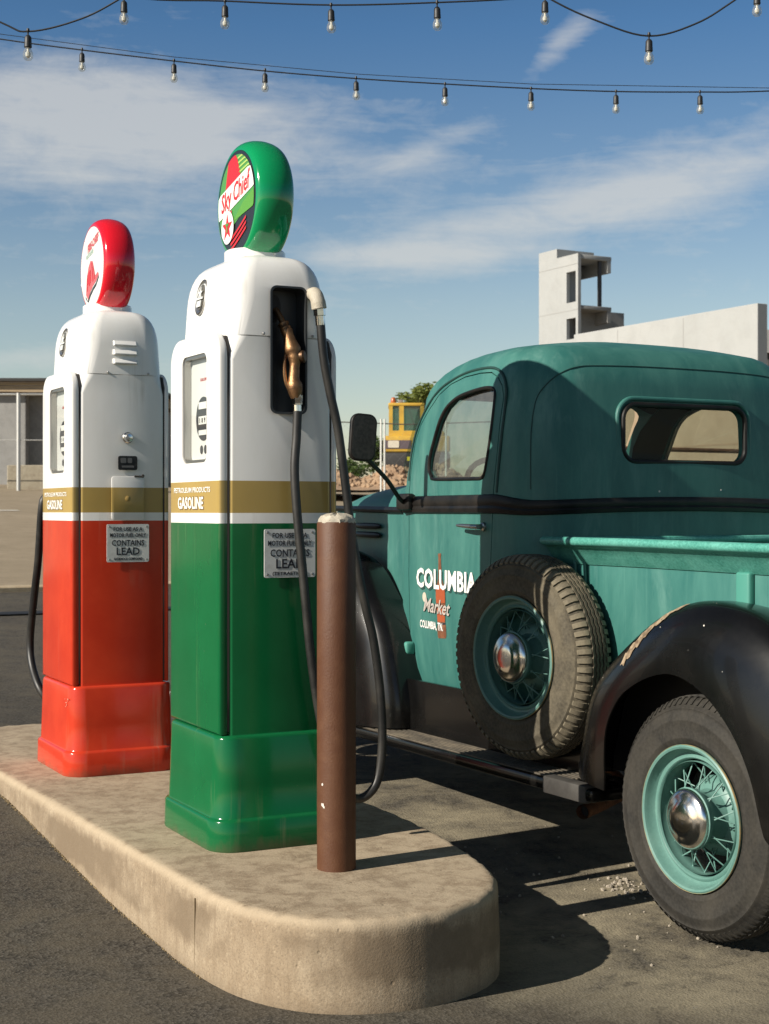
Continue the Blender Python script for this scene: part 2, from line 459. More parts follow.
def thing(name, label, cat, base=(0, 0, 0), site=True, group=None):
    o = bpy.data.objects.new(name, None); C.objects.link(o)
    o.empty_display_size = .1
    o.location = S2W(base) if site else Vector(base)
    o.rotation_euler = (0, 0, TH if site else 0)
    BASE[o] = Vector(base)
    return prop(o, label, cat, group)


def root_of(o):
    while o.parent: o = o.parent
    return o


def mesh_obj(name, mb, mats, parent=None, smooth=35, base=None, site=True, recalc=True):
    if not isinstance(mats, (list, tuple)): mats = [mats]
    if recalc: bmesh.ops.recalc_face_normals(mb.bm, faces=mb.bm.faces)
    me = bpy.data.meshes.new(name); mb.bm.to_mesh(me); mb.bm.free()
    for m in mats: me.materials.append(m)
    o = bpy.data.objects.new(name, me); C.objects.link(o)
    if parent:
        o.parent = parent; me.transform(Matrix.Translation(-BASE[root_of(parent)]))
    else:
        b = Vector(base or (0, 0, 0)); me.transform(Matrix.Translation(-b))
        o.location = S2W(b) if site else b
        o.rotation_euler = (0, 0, TH if site else 0)
        BASE[o] = b
    finish(o, smooth)
    return o


def finish(o, smooth=35):
    me = o.data
    if smooth:
        me.shade_smooth(); me.set_sharp_from_angle(angle=R(smooth))
    else:
        me.shade_flat()


def boolean(o, ops, smooth=35):
    """ops = [(MB in the same frame, 'DIFFERENCE' / 'INTERSECT')], applied to a parented site object"""
    tmp = []
    off = BASE[root_of(o)]
    for mb, op in ops:
        bmesh.ops.recalc_face_normals(mb.bm, faces=mb.bm.faces)
        me = bpy.data.meshes.new('cut'); mb.bm.to_mesh(me); mb.bm.free(); me.transform(Matrix.Translation(-off))
        if len(o.data.materials) > 1:
            for m_ in o.data.materials: me.materials.append(m_)
        c = bpy.data.objects.new('cut', me); C.objects.link(c); c.parent = o.parent
        md = o.modifiers.new('b', 'BOOLEAN'); md.operation = op; md.object = c; md.solver = 'EXACT'; md.material_mode = 'INDEX'
        tmp.append(c)
    bpy.context.view_layer.update()
    dg = bpy.context.evaluated_depsgraph_get()
    me = bpy.data.meshes.new_from_object(o.evaluated_get(dg))
    mats = list(o.data.materials)
    o.modifiers.clear(); o.data = me
    if len(me.materials) < len(mats):
        for m in mats[len(me.materials):]: me.materials.append(m)
    for c in tmp:
        d = c.data; bpy.data.objects.remove(c); bpy.data.meshes.remove(d)
    finish(o, smooth)


def text_mb(s, size, width=None, shear=0.0, bold=0.0, thick=.0006, space=1.0):
    """lettering as flat solid: local x right, y up, centred on x, baseline 0; returns bmesh, width"""
    cu = bpy.data.curves.new('txt', 'FONT'); cu.body = s; cu.size = size / .70; cu.shear = shear
    cu.offset = bold; cu.extrude = thick / 2; cu.align_x = 'CENTER'; cu.resolution_u = 2; cu.space_character = space
    o = bpy.data.objects.new('txt', cu); C.objects.link(o)
    bpy.context.view_layer.update()
    dg = bpy.context.evaluated_depsgraph_get()
    me = bpy.data.meshes.new_from_object(o.evaluated_get(dg))
    b = bmesh.new(); b.from_mesh(me)
    bpy.data.objects.remove(o); bpy.data.curves.remove(cu); bpy.data.meshes.remove(me)
    xs = [v.co.x for v in b.verts]; w = max(xs) - min(xs); c = (max(xs) + min(xs)) / 2
    k = (width / w) if width else 1
    for v in b.verts: v.co.x = (v.co.x - c) * k
    return b


def flat_to_front(b, a0, z0, bpl):
    """letter space -> a plane facing the sun side (normal -b): right is -a"""
    for v in b.verts: v.co = Vector((bpl - v.co.z, a0 - v.co.x, z0 + v.co.y))
    return b


def flat_to_side(b, b0, z0, apl):
    """letter space -> a plane facing the near end (normal -a): right is +b"""
    for v in b.verts: v.co = Vector((b0 + v.co.x, apl - v.co.z, z0 + v.co.y))
    return b


def rrect(cx, cy, w, h, r, seg=8):
    pts = []
    for (sx, sy, a0) in ((1, 1, 0), (-1, 1, 90), (-1, -1, 180), (1, -1, 270)):
        for k in range(seg + 1):
            a = R(a0 + 90 * k / seg)
            pts.append((cx + sx * (w / 2 - r) + r * math.cos(a), cy + sy * (h / 2 - r) + r * math.sin(a)))
    return pts


def smooth_path(pts, sub=6):
    P = [Vector(p) for p in pts]; out = []
    for i in range(len(P) - 1):
        p0, p1, p2, p3 = P[max(i - 1, 0)], P[i], P[i + 1], P[min(i + 2, len(P) - 1)]
        for k in range(sub):
            t = k / sub
            out.append(.5 * ((2 * p1) + (p2 - p0) * t + (2 * p0 - 5 * p1 + 4 * p2 - p3) * t * t + (3 * p1 - p0 - 3 * p2 + p3) * t ** 3))
    out.append(P[-1])
    return out


def lerp_table(tab, x):
    if x <= tab[0][0]: return tab[0][1]
    for (x0, y0), (x1, y1) in zip(tab, tab[1:]):
        if x <= x1:
            t = (x - x0) / (x1 - x0)
            return y0 + (y1 - y0) * t
    return tab[-1][1]


def sstep(x, a, b):
    t = max(0., min(1., (x - a) / (b - a))); return t * t * (3 - 2 * t)


# ---------------------------------------------------------------- ground
G_R = [(-3, -.02), (-.3, -.012), (0, 0), (.5, .045), (1.0, .068), (1.5, .085), (2.2, .10), (4, .17), (10.9, .47), (16, .78), (35.4, 1.97), (60, 2.9), (120, 3.2), (3000, 3.2)]
G_L = [(-3, .0), (-.2, 0), (.4, .035), (1.57, .149), (3, .20), (4, .235), (10.9, .47), (16, .78), (35.4, 1.97), (60, 2.9), (120, 3.2), (3000, 3.2)]


def ground_z(b, a):
    k = sstep(b, -.1, .8)
    return lerp_table(G_L, a) * (1 - k) + lerp_table(G_R, a) * k


def sheet(name, bs, As, m, dz=0.0, label=None):
    mb = MB()
    g = [[mb.bm.verts.new((b, a, ground_z(b, a) + dz)) for b in bs] for a in As]
    for i in range(len(As) - 1):
        for j in range(len(bs) - 1): mb._f([g[i][j], g[i][j + 1], g[i + 1][j + 1], g[i + 1][j]])
    o = mesh_obj(name, mb, m, smooth=0)
    o.data.shade_smooth()
    return prop(o, label, kind='structure')


def frange(a, b, s):
    n = max(1, int(round((b - a) / s))); return [a + (b - a) * i / n for i in range(n + 1)]


M_ASPH = mat('asphalt', rough=.9, build=asphalt((.041, .037, .031), (.36, .31, .21), (.23, .20, .14), .95))
M_TAN = mat('sandy paving', rough=.92, build=concrete((.275, .22, .145), (.33, .265, .18), (.23, .18, .115), .6, .15))
bs_ = [-900, -300, -100, -40, -20, -10] + frange(-6, 6, .25) + [10, 20, 40, 100, 300, 900]
sheet('asphalt_ground', bs_, [-900, -300, -100, -30, -10] + frange(-4, 4, .2) + frange(4.5, 10.9, .8), M_ASPH)
sheet('sandy_lot', bs_, frange(10.9, 60, 1.0) + [80, 120, 300, 1000, 3000], M_TAN)
# kerb strip where the lot begins
mb = MB()
for a0, a1, h in ((10.70, 11.0, .045),):
    for b0, b1 in zip(frange(-14, 14, 2)[:-1], frange(-14, 14, 2)[1:]):
        z = ground_z(0, 10.9)
        mb.box((b0 + .004, a0, z - .15), (b1 - .004, a1, z + h), .012, 1)
prop(mesh_obj('lot_kerb', mb, mat('pale kerb', rough=.9, build=concrete((.42, .33, .21), (.48, .39, .26), (.34, .26, .16), 2, .2))), kind='structure')
mb = MB()
for a0, w, m in ((8.6, .22, 0),):  # narrow dark strip laid across the asphalt
    mb.bm.faces.new([mb.bm.verts.new((b, a, ground_z(b, a) + .006)) for b, a in ((-8, a0), (9, a0), (9, a0 + w), (-8, a0 + w))])
prop(mesh_obj('dark_strip', mb, mat('strip black', (.012, .012, .012), .6), smooth=0), kind='structure')
mb = MB()
mb.bm.faces.new([mb.bm.verts.new((b, a, ground_z(b, a) + .008)) for b, a in ((-20, 24.0), (6, 24.0), (6, 24.25), (-20, 24.25))])
prop(mesh_obj('painted_line', mb, mat('faded white line', (.62, .58, .5), .8), smooth=0), kind='structure')

# ---------------------------------------------------------------- concrete island
ZT = .236


def island_outline():
    near = [(-.24, -.30), (-.238, -.42), (-.225, -.55), (-.195, -.66), (-.145, -.755), (-.075, -.83), (.02, -.88), (.13, -.90), (.25, -.89), (.36, -.85),
            (.45, -.79), (.52, -.71), (.575, -.61), (.62, -.48), (.655, -.34), (.69, -.18), (.72, 0.0), (.745, .25), (.755, .6), (.755, 1.6), (.755, 2.4)]
    far = [(.73, 2.62), (.67, 2.79), (.58, 2.91), (.45, 2.985), (.3, 3.01), (.1, 3.0), (-.05, 2.93), (-.15, 2.82), (-.215, 2.66), (-.24, 2.45), (-.24, 1.6), (-.24, .6)]
    return near + far


mb = MB()
pts = [Vector((p[0], p[1], 0)) for p in island_outline()]
pts = smooth_path(pts + [pts[0]], 5)[:-1]
n = len(pts); cen = Vector((.255, 1.05, 0))
nrm = []
for i in range(n):
    tt = (pts[(i + 1) % n] - pts[i - 1]).normalized(); q = Vector((tt.y, -tt.x, 0))
    nrm.append(q)
rings = []
for z, off in ((-.25, 0), (0.0, .004), (.1, .003), (.15, .001), (.205, 0), (.216, -.0015), (.226, -.006), (.232, -.012), (.2353, -.020), (.236, -.030), (.2362, -.06)):
    rr = []
    for i in range(n):
        w = .002 * math.sin(i * 1.7) * math.sin(i * .61) + .0012 * math.sin(i * 3.1 + z * 40)
        rr.append(pts[i] + nrm[i] * (off + w * (1 if z > .19 else .4)) + Vector((0, 0, z + (.0015 * math.sin(i * 2.3) if .2 < z < .2355 else 0))))
    rings.append(rr)
mb.rings(rings)
rc = random.Random(21)
for v in mb.bm.verts:
    if .214 < v.co.z < .2358:
        h = math.sin(v.co.x * 61 + v.co.y * 47) * math.sin(v.co.y * 83 - v.co.x * 29)
        if h > .55: v.co.z -= .006 * (h - .55) / .45; v.co.x += .004 * (h - .55) * (1 if v.co.x < .25 else -1)
ISL = prop(mesh_obj('concrete_island', mb, M_ISLAND, smooth=40), 'long round-ended concrete island under the two fuel pumps and the brown post', 'island')

mb = MB(); mb.box((-.2435, -.352, -.02), (-.236, -.3485, .205))
mesh_obj('form_joint', mb, mat('dark joint', (.25, .19, .12), .95), ISL, smooth=0)
# bollard
bol = thing('bollard', 'brown painted steel post with rough pale top at the island end', 'bollard', (.20, -.345, ZT))
mb = MB(); mb.lathe([(.057, -.02), (.0565, 0), (.0565, .6), (.0565, 1.0), (.0545, 1.004)], (.20, -.345, ZT), (0, 0, 1), 40)
mesh_obj('pipe', mb, M_BROWNPAINT, bol)
mb = MB()
mb.lathe([(.053, .99), (.0545, 1.003), (.0535, 1.012), (.046, 1.021), (.028, 1.027), (.001, 1.029)], (.20, -.345, ZT), (0, 0, 1), 40)
for v in mb.bm.verts:
    if v.co.z > ZT + 1.0: v.co += Vector((random.uniform(-.0025, .0025), random.uniform(-.0025, .0025), random.uniform(-.002, .003)))
mesh_obj('mortar_cap', mb, M_CREAM, bol)
for (ang, z, s) in ((199, .19, .008), (197, .25, .005), (203, .185, .005)):
    mb = MB()
    q = Vector((math.cos(R(ang)), math.sin(R(ang)), 0)); tq = Vector((-q.y, q.x, 0)); o_ = Vector((.20, -.345, ZT + z)) + q * .0569
    vs = [mb.bm.verts.new(o_ + tq * s * math.cos(k) * random.uniform(.5, 1) + Vector((0, 0, s * math.sin(k) * random.uniform(.5, 1.1)))) for k in [i * PI / 4 for i in range(8)]]
    mb._f(vs)
    mesh_obj('paint_chip', mb, M_CHIP, bol, smooth=0)


# ---------------------------------------------------------------- fuel pumps
def rrect3(b0, b1, a0, a1, r, z, seg=8):
    return [Vector((p[0], p[1], z)) for p in rrect((b0 + b1) / 2, (a0 + a1) / 2, b1 - b0, a1 - a0, r, seg)]


def disc_poly(r, n=64):
    return [(r * math.cos(2 * PI * k / n), r * math.sin(2 * PI * k / n)) for k in range(n)]


def clip_disc(poly, r):
    """keep a 2D polygon inside a disc by pulling points in (polygon is finely subdivided first)"""
    out = []
    for p, q in zip(poly, poly[1:] + poly[:1]):
        for k in range(10):
            x = p[0] + (q[0] - p[0]) * k / 10; y = p[1] + (q[1] - p[1]) * k / 10
            l = math.hypot(x, y)
            if l > r: x, y = x * r / l, y * r / l
            out.append((x, y))
    return out


def face_layer(parent, name, poly, m, gc, layer, r=None):
    """flat print on the globe face: poly in (right, up) about the globe centre gc=(bface, a, z)"""
    if r: poly = clip_disc(poly, r)
    mb = MB()
    b = bmesh.new()
    vs = [b.verts.new((p[0], p[1], 0)) for p in poly]
    es = [b.edges.new((vs[i], vs[(i + 1) % len(vs)])) for i in range(len(vs))]
    bmesh.ops.triangle_fill(b, edges=es, use_beauty=True)
    flat_to_front(b, gc[1], gc[2], gc[0] - layer * .0008)
    mb.add(b)
    return mesh_obj(name, mb, m, parent, smooth=0)


def face_text(parent, name, s, size, width, m, gc, x, y, layer, rot=0.0, shear=0.0, bold=0.0):
    b = text_mb(s, size, width, shear, bold)
    bmesh.ops.transform(b, matrix=Matrix.Translation((x, y, 0)) @ Matrix.Rotation(rot, 4, 'Z'), verts=b.verts)
    flat_to_front(b, gc[1], gc[2], gc[0] - layer * .0008)
    mb = MB(); mb.add(b)
    return mesh_obj(name, mb, m, parent, smooth=0)


def star(cx, cy, r, r2=None, n=5):
    r2 = r2 or r * .40
    return [(cx + (r if k % 2 == 0 else r2) * math.sin(PI * k / n), cy + (r if k % 2 == 0 else r2) * math.cos(PI * k / n)) for k in range(2 * n)]


def make_pump(name, label, a_off, paint, globe_m, near_nozzle):
    B = (.2, a_off + .24, ZT)
    t = thing(name, label, 'fuel pump', B)
    A = a_off
    z0 = ZT

    def Z(z): return z0 + z
    # the paint bands use object z, which starts on the island top
    # plinth
    mb = MB()
    prof = [(0, -.034, .424, -.036, .505, .085), (.006, -.036, .426, -.038, .507, .085), (.090, -.034, .424, -.036, .505, .083), (.096, -.030, .420, -.032, .500, .08), (.0985, -.024, .414, -.026, .494, .075), (.102, -.022, .412, -.0235, .492, .072),
            (.20, -.019, .409, -.019, .486, .068), (.338, -.014, .404, -.013, .479, .060), (.345, -.011, .401, -.010, .476, .057), (.3495, -.005, .395, -.004, .470, .050), (.350, .004, .386, .005, .462, .04)]
    mb.rings([rrect3(b0, b1, A + a0, A + a1, r, Z(z)) for z, b0, b1, a0, a1, r in prof])
    mesh_obj('plinth', mb, paint, t)
    if not near_nozzle:
        for (da, z, w, h) in ((.030, .300, .020, .0022), (.036, .292, .012, .0018), (.052, .284, .026, .002), (.044, .276, .010, .003), (.070, .296, .009, .0016), (.058, .268, .016, .0016)):
            mb = MB(); bb = -.0155 - (.345 - z) * .022
            q = [(A + da + w * math.cos(k * PI / 5) * random.uniform(.4, .6), Z(z) + h * math.sin(k * PI / 5) * random.uniform(.5, 1.2)) for k in range(10)]
            mb._f([mb.bm.verts.new((bb - .0012, p[0], p[1])) for p in q])
            mesh_obj('paint_scratch', mb, mat('pink scratch', (.60, .25, .18), .6), t, smooth=0)
    # central casing with its rounded hood
    b0, b1, a0, a1 = .027, .368, .010, .463
    mb = MB(); rs = []
    rs.append(rrect3(b0, b1, A + a0, A + a1, .011, Z(.345)))
    rs.append(rrect3(b0, b1, A + a0, A + a1, .011, Z(1.0)))
    rs.append(rrect3(b0, b1, A + a0, A + a1, .013, Z(1.5)))
    rs.append(rrect3(b0, b1, A + a0, A + a1, .055, Z(1.574)))
    for k in range(1, 11):
        ph = R(9 * k); ins = .118 * (1 - max(0, math.cos(ph)) ** .66); up = .184 * math.sin(ph) ** .80
        rs.append(rrect3(b0 + ins, b1 - ins, A + a0 + ins, A + a1 - ins, max(.012, .08 - ins * .35), Z(1.655 + up)))
    mb.rings(rs)
    def belly(p):
        q = max(0, 1 - ((p[0] - .2) / .17) ** 2) * .013
        return (p[0], p[1] + (-q if p[1] < A + .1 else q if p[1] > A + .37 else 0), p[2])
    mb.map(belly)
    body = mesh_obj('casing', mb, paint, t)
    cuts = []
    if near_nozzle:
        c = MB(); c.prism(rrect(.217, Z(1.535), .112, .385, .018, 5), 1, A - .1, A + .068); cuts.append((c, 'DIFFERENCE'))
    # hairline joint under the hood
    c = MB()
    c.box((b0 - .02, A + a0 - .02, Z(1.5735)), (b1 + .02, A + a0 + .0015, Z(1.577))); cuts.append((c, 'DIFFERENCE'))
    c = MB()
    c.box((b1 - .003, A + a0 - .02, Z(1.5735)), (b1 + .02, A + a1 + .02, Z(1.577))); cuts.append((c, 'DIFFERENCE'))
    boolean(body, cuts)
    for bb in (.135, .30):
        mb = MB(); mb.lathe([(.0045, 0), (.0045, .004), (.003, .0055), (.0003, .006)], (bb, A + a0 - .009, Z(1.583)), (0, -1, 0), 10)
        mesh_obj('joint_screw', mb, M_STEEL, body)
    # dial covers on both faces
    for front in (True, False):
        lo, hi = ((-.008, .0235) if front else (.3715, .390))
        top = 1.592
        poly = [(A + .011, Z(.352)), (A + .461, Z(.352))]
        for k in range(9): poly.append((A + .461 - .085 * (1 - math.cos(R(90 * k / 8))), Z(top - .085 + .085 * math.sin(R(90 * k / 8)))))
        for k in range(9): poly.append((A + .011 + .085 * (1 - math.sin(R(90 * k / 8))), Z(top - .085 + .085 * math.cos(R(90 * k / 8)))))
        mb = MB(); mb.prism(poly, 0, lo, hi, .010 if front else .008, 4)
        cov = mesh_obj('dial_cover', mb, paint, t)
        wz = Z((1.188 + 1.53) / 2)
        c = MB(); c.prism(rrect(A + .228, wz, .225, .342, .028, 6), 0, lo - .05, lo + .0305 if front else hi + .05)
        if front: boolean(cov, [(c, 'DIFFERENCE')])
        else:
            c.bm.free()
        mb = MB()
        for q in (lo, hi):
            pass
        # dark rubber channel between cover and casing
        mb.prism([(A + .0155, Z(.36)), (A + .457, Z(.36)), (A + .457, Z(1.53)), (A + .43, Z(1.575)), (A + .04, Z(1.575)), (A + .0155, Z(1.53))], 0, hi - .002, hi + .006 if front else hi - .004)
        if not front:
            mb.bm.free(); mb = MB()
            mb.prism([(A + .0155, Z(.36)), (A + .457, Z(.36)), (A + .457, Z(1.53)), (A + .43, Z(1.575)), (A + .04, Z(1.575)), (A + .0155, Z(1.53))], 0, lo - .006, lo + .002)
        mesh_obj('rubber_channel', mb, M_SEAM, cov)
        if front:
            # window: bright frame, dial sheet, computer drum openings, glass
            mb = MB()
            o1 = rrect(A + .228, wz, .225, .342, .028, 6); o2 = rrect(A + .228, wz, .205, .322, .020, 6)
            r1 = [Vector((lo + .004, p[0], p[1])) for p in o1]; r2 = [Vector((lo + .004, p[0], p[1])) for p in o2]
            r3 = [Vector((lo + .026, p[0], p[1])) for p in o2]
            mb.rings([r1, r2, r3], True, False, False)
            mesh_obj('window_frame', mb, M_STEEL, cov)
            mb = MB(); mb.prism(rrect(A + .228, wz, .222, .338, .02, 5), 0, lo + .0275, lo + .0295)
            dial = mesh_obj('dial_sheet', mb, M_WHITE, cov)
            mb = MB()
            mb.prism([(A + .215 + p[0] * .066, wz - .03 + p[1] * .070) for p in disc_poly(1, 40)], 0, lo + .0255, lo + .0272)
            for sx in (-.018, .018): mb.prism([(A + .215 + sx + p[0] * .012, wz - .128 + p[1] * .014) for p in disc_poly(1, 20)], 0, lo + .0255, lo + .0272)
            mesh_obj('dial_disc', mb, M_INK, dial)
            mb = MB()
            for (yy, hh) in ((.012, .022), (-.035, .026), (-.074, .016)):
                mb.box((lo + .0225, A + .180, wz + yy - hh / 2), (lo + .0245, A + .25, wz + yy + hh / 2))
            mesh_obj('price_window', mb, M_WHITEINK, dial)
            mb = MB()
            for i, (dx, s) in enumerate(((-.022, '1'), (0, '8'), (.022, '9'))):
                b = text_mb(s, .016, None, 0, 0); bmesh.ops.transform(b, matrix=Matrix.Translation((dx, -.043, 0)), verts=b.verts)
                flat_to_front(b, A + .215, wz, lo + .0215); mb.add(b)
            mesh_obj('digits', mb, M_INK, dial, smooth=0)
            mb = MB()
            b = text_mb('GALLONS', .010, .06); bmesh.ops.transform(b, matrix=Matrix.Translation((0, .09, 0)), verts=b.verts); flat_to_front(b, A + .215, wz, lo + .0265); mb.add(b)
            mesh_obj('dial_print', mb, M_REDINK, dial, smooth=0)
            mb = MB(); mb._f([mb.bm.verts.new((lo + .014, p[0], p[1])) for p in rrect(A + .228, wz, .205, .322, .02, 6)])
            mesh_obj('dial_glass', mb, M_DIALGLASS, cov, smooth=0)
            # words on the gold band
            mb = MB(); b = text_mb('PETROLEUM PRODUCTS', .016, .335, 0, .0003); flat_to_front(b, A + .25, Z(1.095), lo - .0012); mb.add(b)
            b = text_mb('GASOLINE', .036, .235, 0, .0012); flat_to_front(b, A + .262, Z(1.044), lo - .0012); mb.add(b)
            mesh_obj('band_lettering', mb, M_WHITEINK, cov, smooth=0)
            mb = MB(); b = text_mb('GASOLINE', .038, .240, 0, .0028); flat_to_front(b, A + .260, Z(1.0425), lo - .0004); mb.add(b)
            mesh_obj('band_lettering_shadow', mb, mat('umber outline', (.16, .10, .04), .5), cov, smooth=0)
    # maker's oval badge on the hood
    mb = MB()
    by, bz = A + .272, Z(1.722)
    def oval(sx, sz, bb): return [Vector((bb, by + sx * math.cos(2 * PI * k / 32), bz + sz * math.sin(2 * PI * k / 32))) for k in range(32)]
    b0b = b0; b0 = b0 + .012
    tilt = lambda m_: m_.map(lambda p: (p[0] + (p[2] - bz) * .17, p[1], p[2]))
    mb.rings([oval(.050, .058, b0 + .02), oval(.050, .058, b0 - .008), oval(.045, .053, b0 - .011), oval(.038, .046, b0 - .007)], True, False, True); tilt(mb)
    badge = mesh_obj('badge', mb, M_STEEL, t)
    mb = MB()
    mb.rings([oval(.035, .042, b0 - .0075), oval(.035, .042, b0 - .009)]); tilt(mb)
    mesh_obj('badge_enamel', mb, mat('grey badge enamel', (.10, .09, .07), .3), badge)
    mb = MB()
    for k, (p, m_) in enumerate([(star(0, .012, .022), 0)]):
        mb.prism([(by - q[0], bz + q[1]) for q in p], 0, b0 - .014, b0 - .0105)
    mb.box((b0 - .014, by - .03, bz - .008), (b0 - .0105, by + .03, bz - .001)); mb.box((b0 - .014, by - .020, bz - .032), (b0 - .0105, by + .016, bz - .012)); tilt(mb); b0 = b0b
    mesh_obj('badge_relief', mb, M_PLATE, badge)
    # neck and globe
    gb, ga, gz = .205, A + .243, Z(2.033)
    mb = MB(); mb.lathe([(.105, -.03), (.104, .010), (.101, .013), (.099, .016), (.099, .044), (.094, .049), (.07, .050)], (gb, ga, Z(1.827)), (0, 0, 1), 40)
    mb.lathe([(.004, 0), (.004, .004), (.0005, .005)], (gb + .03, ga - .094, Z(1.858)), (0, -1, 0), 8)
    mesh_obj('globe_collar', mb, M_WHITE, t)
    mb = MB(); h = .064; prof = []
    for k in range(25):
        ph = R(-90 + 180 * k / 24)
        prof.append((.165 + .034 * max(0, math.cos(ph)) ** .95, h * math.sin(ph)))
    prof = [(.162, -h + .003)] + prof + [(.162, h - .003)]
    mb.lathe(prof, (gb, ga, gz), (1, 0, 0), 64)
    globe = mesh_obj('globe', mb, globe_m, t)
    fc = (gb - h + .0015, ga, gz)
    F = lambda nm, poly, m, ly, r=None: face_layer(globe, nm, poly, m, fc, ly, r)
    if near_nozzle:
        F('globe_lens', disc_poly(.1635), M_BLACKINK, 2)
        rr = .152
        F('lens_field', [(-.16, .02), (.16, .105), (.16, .2), (-.16, .2)], M_GREENINK, 3, rr)
        F('lens_flame', [(-.10, .03), (.045, .07), (.015, .135), (-.02, .17), (-.06, .16)], M_REDINK, 4, rr)
        for k in range(4):
            y = .088 + k * .0155
            F('lens_stripe', [(.028 - k * .004, y), (.125, y + .014), (.125, y + .020), (.026 - k * .004, y + .006)], M_LIMEINK, 4, rr)
        F('lens_field', [(-.16, -.125), (.02, -.055), (.16, -.03), (.16, .04), (-.16, -.01)], M_GREENINK, 3, rr)
        F('lens_field', [(-.03, -.06), (.16, -.035), (.16, .02), (.06, -.01)], mat('leaf globe print', (.10, .30, .03), .25), 4, rr)
        F('lens_band', [(-.17, -.045), (.17, .030), (.17, .108), (-.17, .036)], M_MILK, 5, .156)
        face_text(globe, 'lens_lettering', 'Sky Chief', .058, .262, M_REDINK, fc, .004, .006, 6, R(11), .30, .0012)
        F('lens_bar', [(-.085, -.03), (-.035, -.02), (-.035, -.06), (-.085, -.075)], M_PINK, 6, rr)
        F('lens_roundel', [(-.070 + p[0], -.072 + p[1]) for p in disc_poly(.054, 40)], M_MILK, 7, rr)
        F('lens_star', star(-.070, -.072, .046), M_REDINK, 8)
        face_text(globe, 'lens_letter', 'T', .026, None, M_GREENINK, fc, -.070, -.086, 9, 0, 0, .002)
        for k in range(3):
            y = -.098 - k * .017
            P = []
            for q in range(9): x = -.045 + q * .0165; P.append((x, y + .55 * (x + .045) ** 1.15 - .012))
            P += [(x, yy - .009) for x, yy in reversed(P)]
            F('lens_stripe', P, M_REDINK, 5, rr)
    else:
        F('globe_lens', disc_poly(.1635), M_MILK, 2)
        face_text(globe, 'lens_lettering', 'FIRE-CHIEF', .030, .165, M_PINK, fc, .020, .082, 3, R(13), .25, .002)
        face_text(globe, 'lens_lettering', 'GASOLINE', .017, .105, M_GREYG, fc, -.030, .048, 3, R(10), .1, .0008)
        hat = [(-.085, -.105), (-.075, -.04), (-.05, .005), (-.02, .028), (.012, .022), (.032, -.012), (.048, -.042), (.085, -.030), (.098, -.044), (.06, -.066), (.02, -.078), (-.02, -.098), (-.055, -.128)]
        F('fire_hat', hat, M_PINK, 3, .14)
        F('hat_brim', [(-.090, -.108), (-.06, -.134), (-.02, -.105), (.02, -.085), (.062, -.072), (.102, -.046), (.098, -.056), (.06, -.085), (.02, -.098), (-.02, -.118), (-.055, -.146), (-.085, -.135)], M_BLACKINK, 4, .148)
        F('hat_shield', [(-.052, -.018), (-.018, -.008), (-.012, -.055), (-.035, -.075), (-.058, -.06)], M_REDINK, 4)
        F('hat_ribs', [(-.005, .018), (.003, .018), (.022, -.058), (.012, -.062)], M_REDINK, 4)
        F('hat_ribs', [(-.068, -.03), (-.062, -.02), (-.058, -.085), (-.072, -.095)], M_REDINK, 4)
        F('hat_ribs', [(.020, -.000), (.026, -.008), (.044, -.052), (.036, -.056)], M_REDINK, 4)
    # metal warning plate
    pb, pz = (.221, .905) if near_nozzle else (.215, .909)
    pl = A + a0 - .0128
    mb = MB(); mb.prism(rrect(pb, Z(pz), .172, .150, .006, 3), 1, pl - .0035, pl - .0005)
    plate = mesh_obj('warning_plate', mb, M_PLATE, t, smooth=0)
    mb = MB()
    rows = [('FOR USE AS A', .0155, .118, .048, .0004), ('MOTOR FUEL ONLY', .0155, .148, .024, .0004), ('CONTAINS', .0225, .132, -.010, .0005), ('LEAD', .0285, .094, -.046, .0008),
            ('(TETRAETHYL)' if near_nozzle else 'ANTIKNOCK COMPOUND', .010, .118, -.067, .0003)]
    for s, sz, wd, yy, bo in rows:
        b = text_mb(s, sz, wd, 0, bo); bmesh.ops.transform(b, matrix=Matrix.Translation((0, yy, 0)), verts=b.verts)
        flat_to_side(b, pb, Z(pz), pl - .0042); mb.add(b)
    mesh_obj('plate_lettering', mb, M_INK, plate, smooth=0)
    for sx in (-.076, .076):
        for sz in (-.065, .065):
            mb = MB(); mb.lathe([(.004, 0), (.004, .0015), (.0022, .003), (.0002, .0033)], (pb + sx, pl - .0035, Z(pz + sz)), (0, -1, 0), 10)
            mesh_obj('plate_rivet', mb, M_STEEL, plate)
    if near_nozzle:
        # nozzle boot, spout and hose
        mb = MB()
        q1 = rrect(.217, Z(1.535), .1116, .3846, .018, 5); q2 = rrect(.217, Z(1.535), .124, .397, .022, 5)
        mb.rings([[Vector((p[0], pl - .0015, p[1])) for p in q2], [Vector((p[0], pl - .005, p[1])) for p in q2], [Vector((p[0], pl - .005, p[1])) for p in q1], [Vector((p[0], A + .066, p[1])) for p in q1]], True, False, False)
        mb.prism(rrect(.217, Z(1.535), .111, .384, .018, 5), 1, A + .064, A + .067)
        boot = mesh_obj('nozzle_boot', mb, mat('dark boot lining', (.040, .044, .047), .4, .3), t)
        mb = MB(); mb.prism([(.198 + .020 * math.cos(2 * PI * k / 24), Z(1.672) + .042 * math.sin(2 * PI * k / 24)) for k in range(24)], 1, A + .060, A + .0635)
        mesh_obj('spout_hole', mb, M_DARK, boot)
        mb = MB()
        mb.tube(smooth_path([(.198, A + .055, Z(1.668)), (.206, A + .04, Z(1.645)), (.215, A + .022, Z(1.61))], 5), .0095, 14)
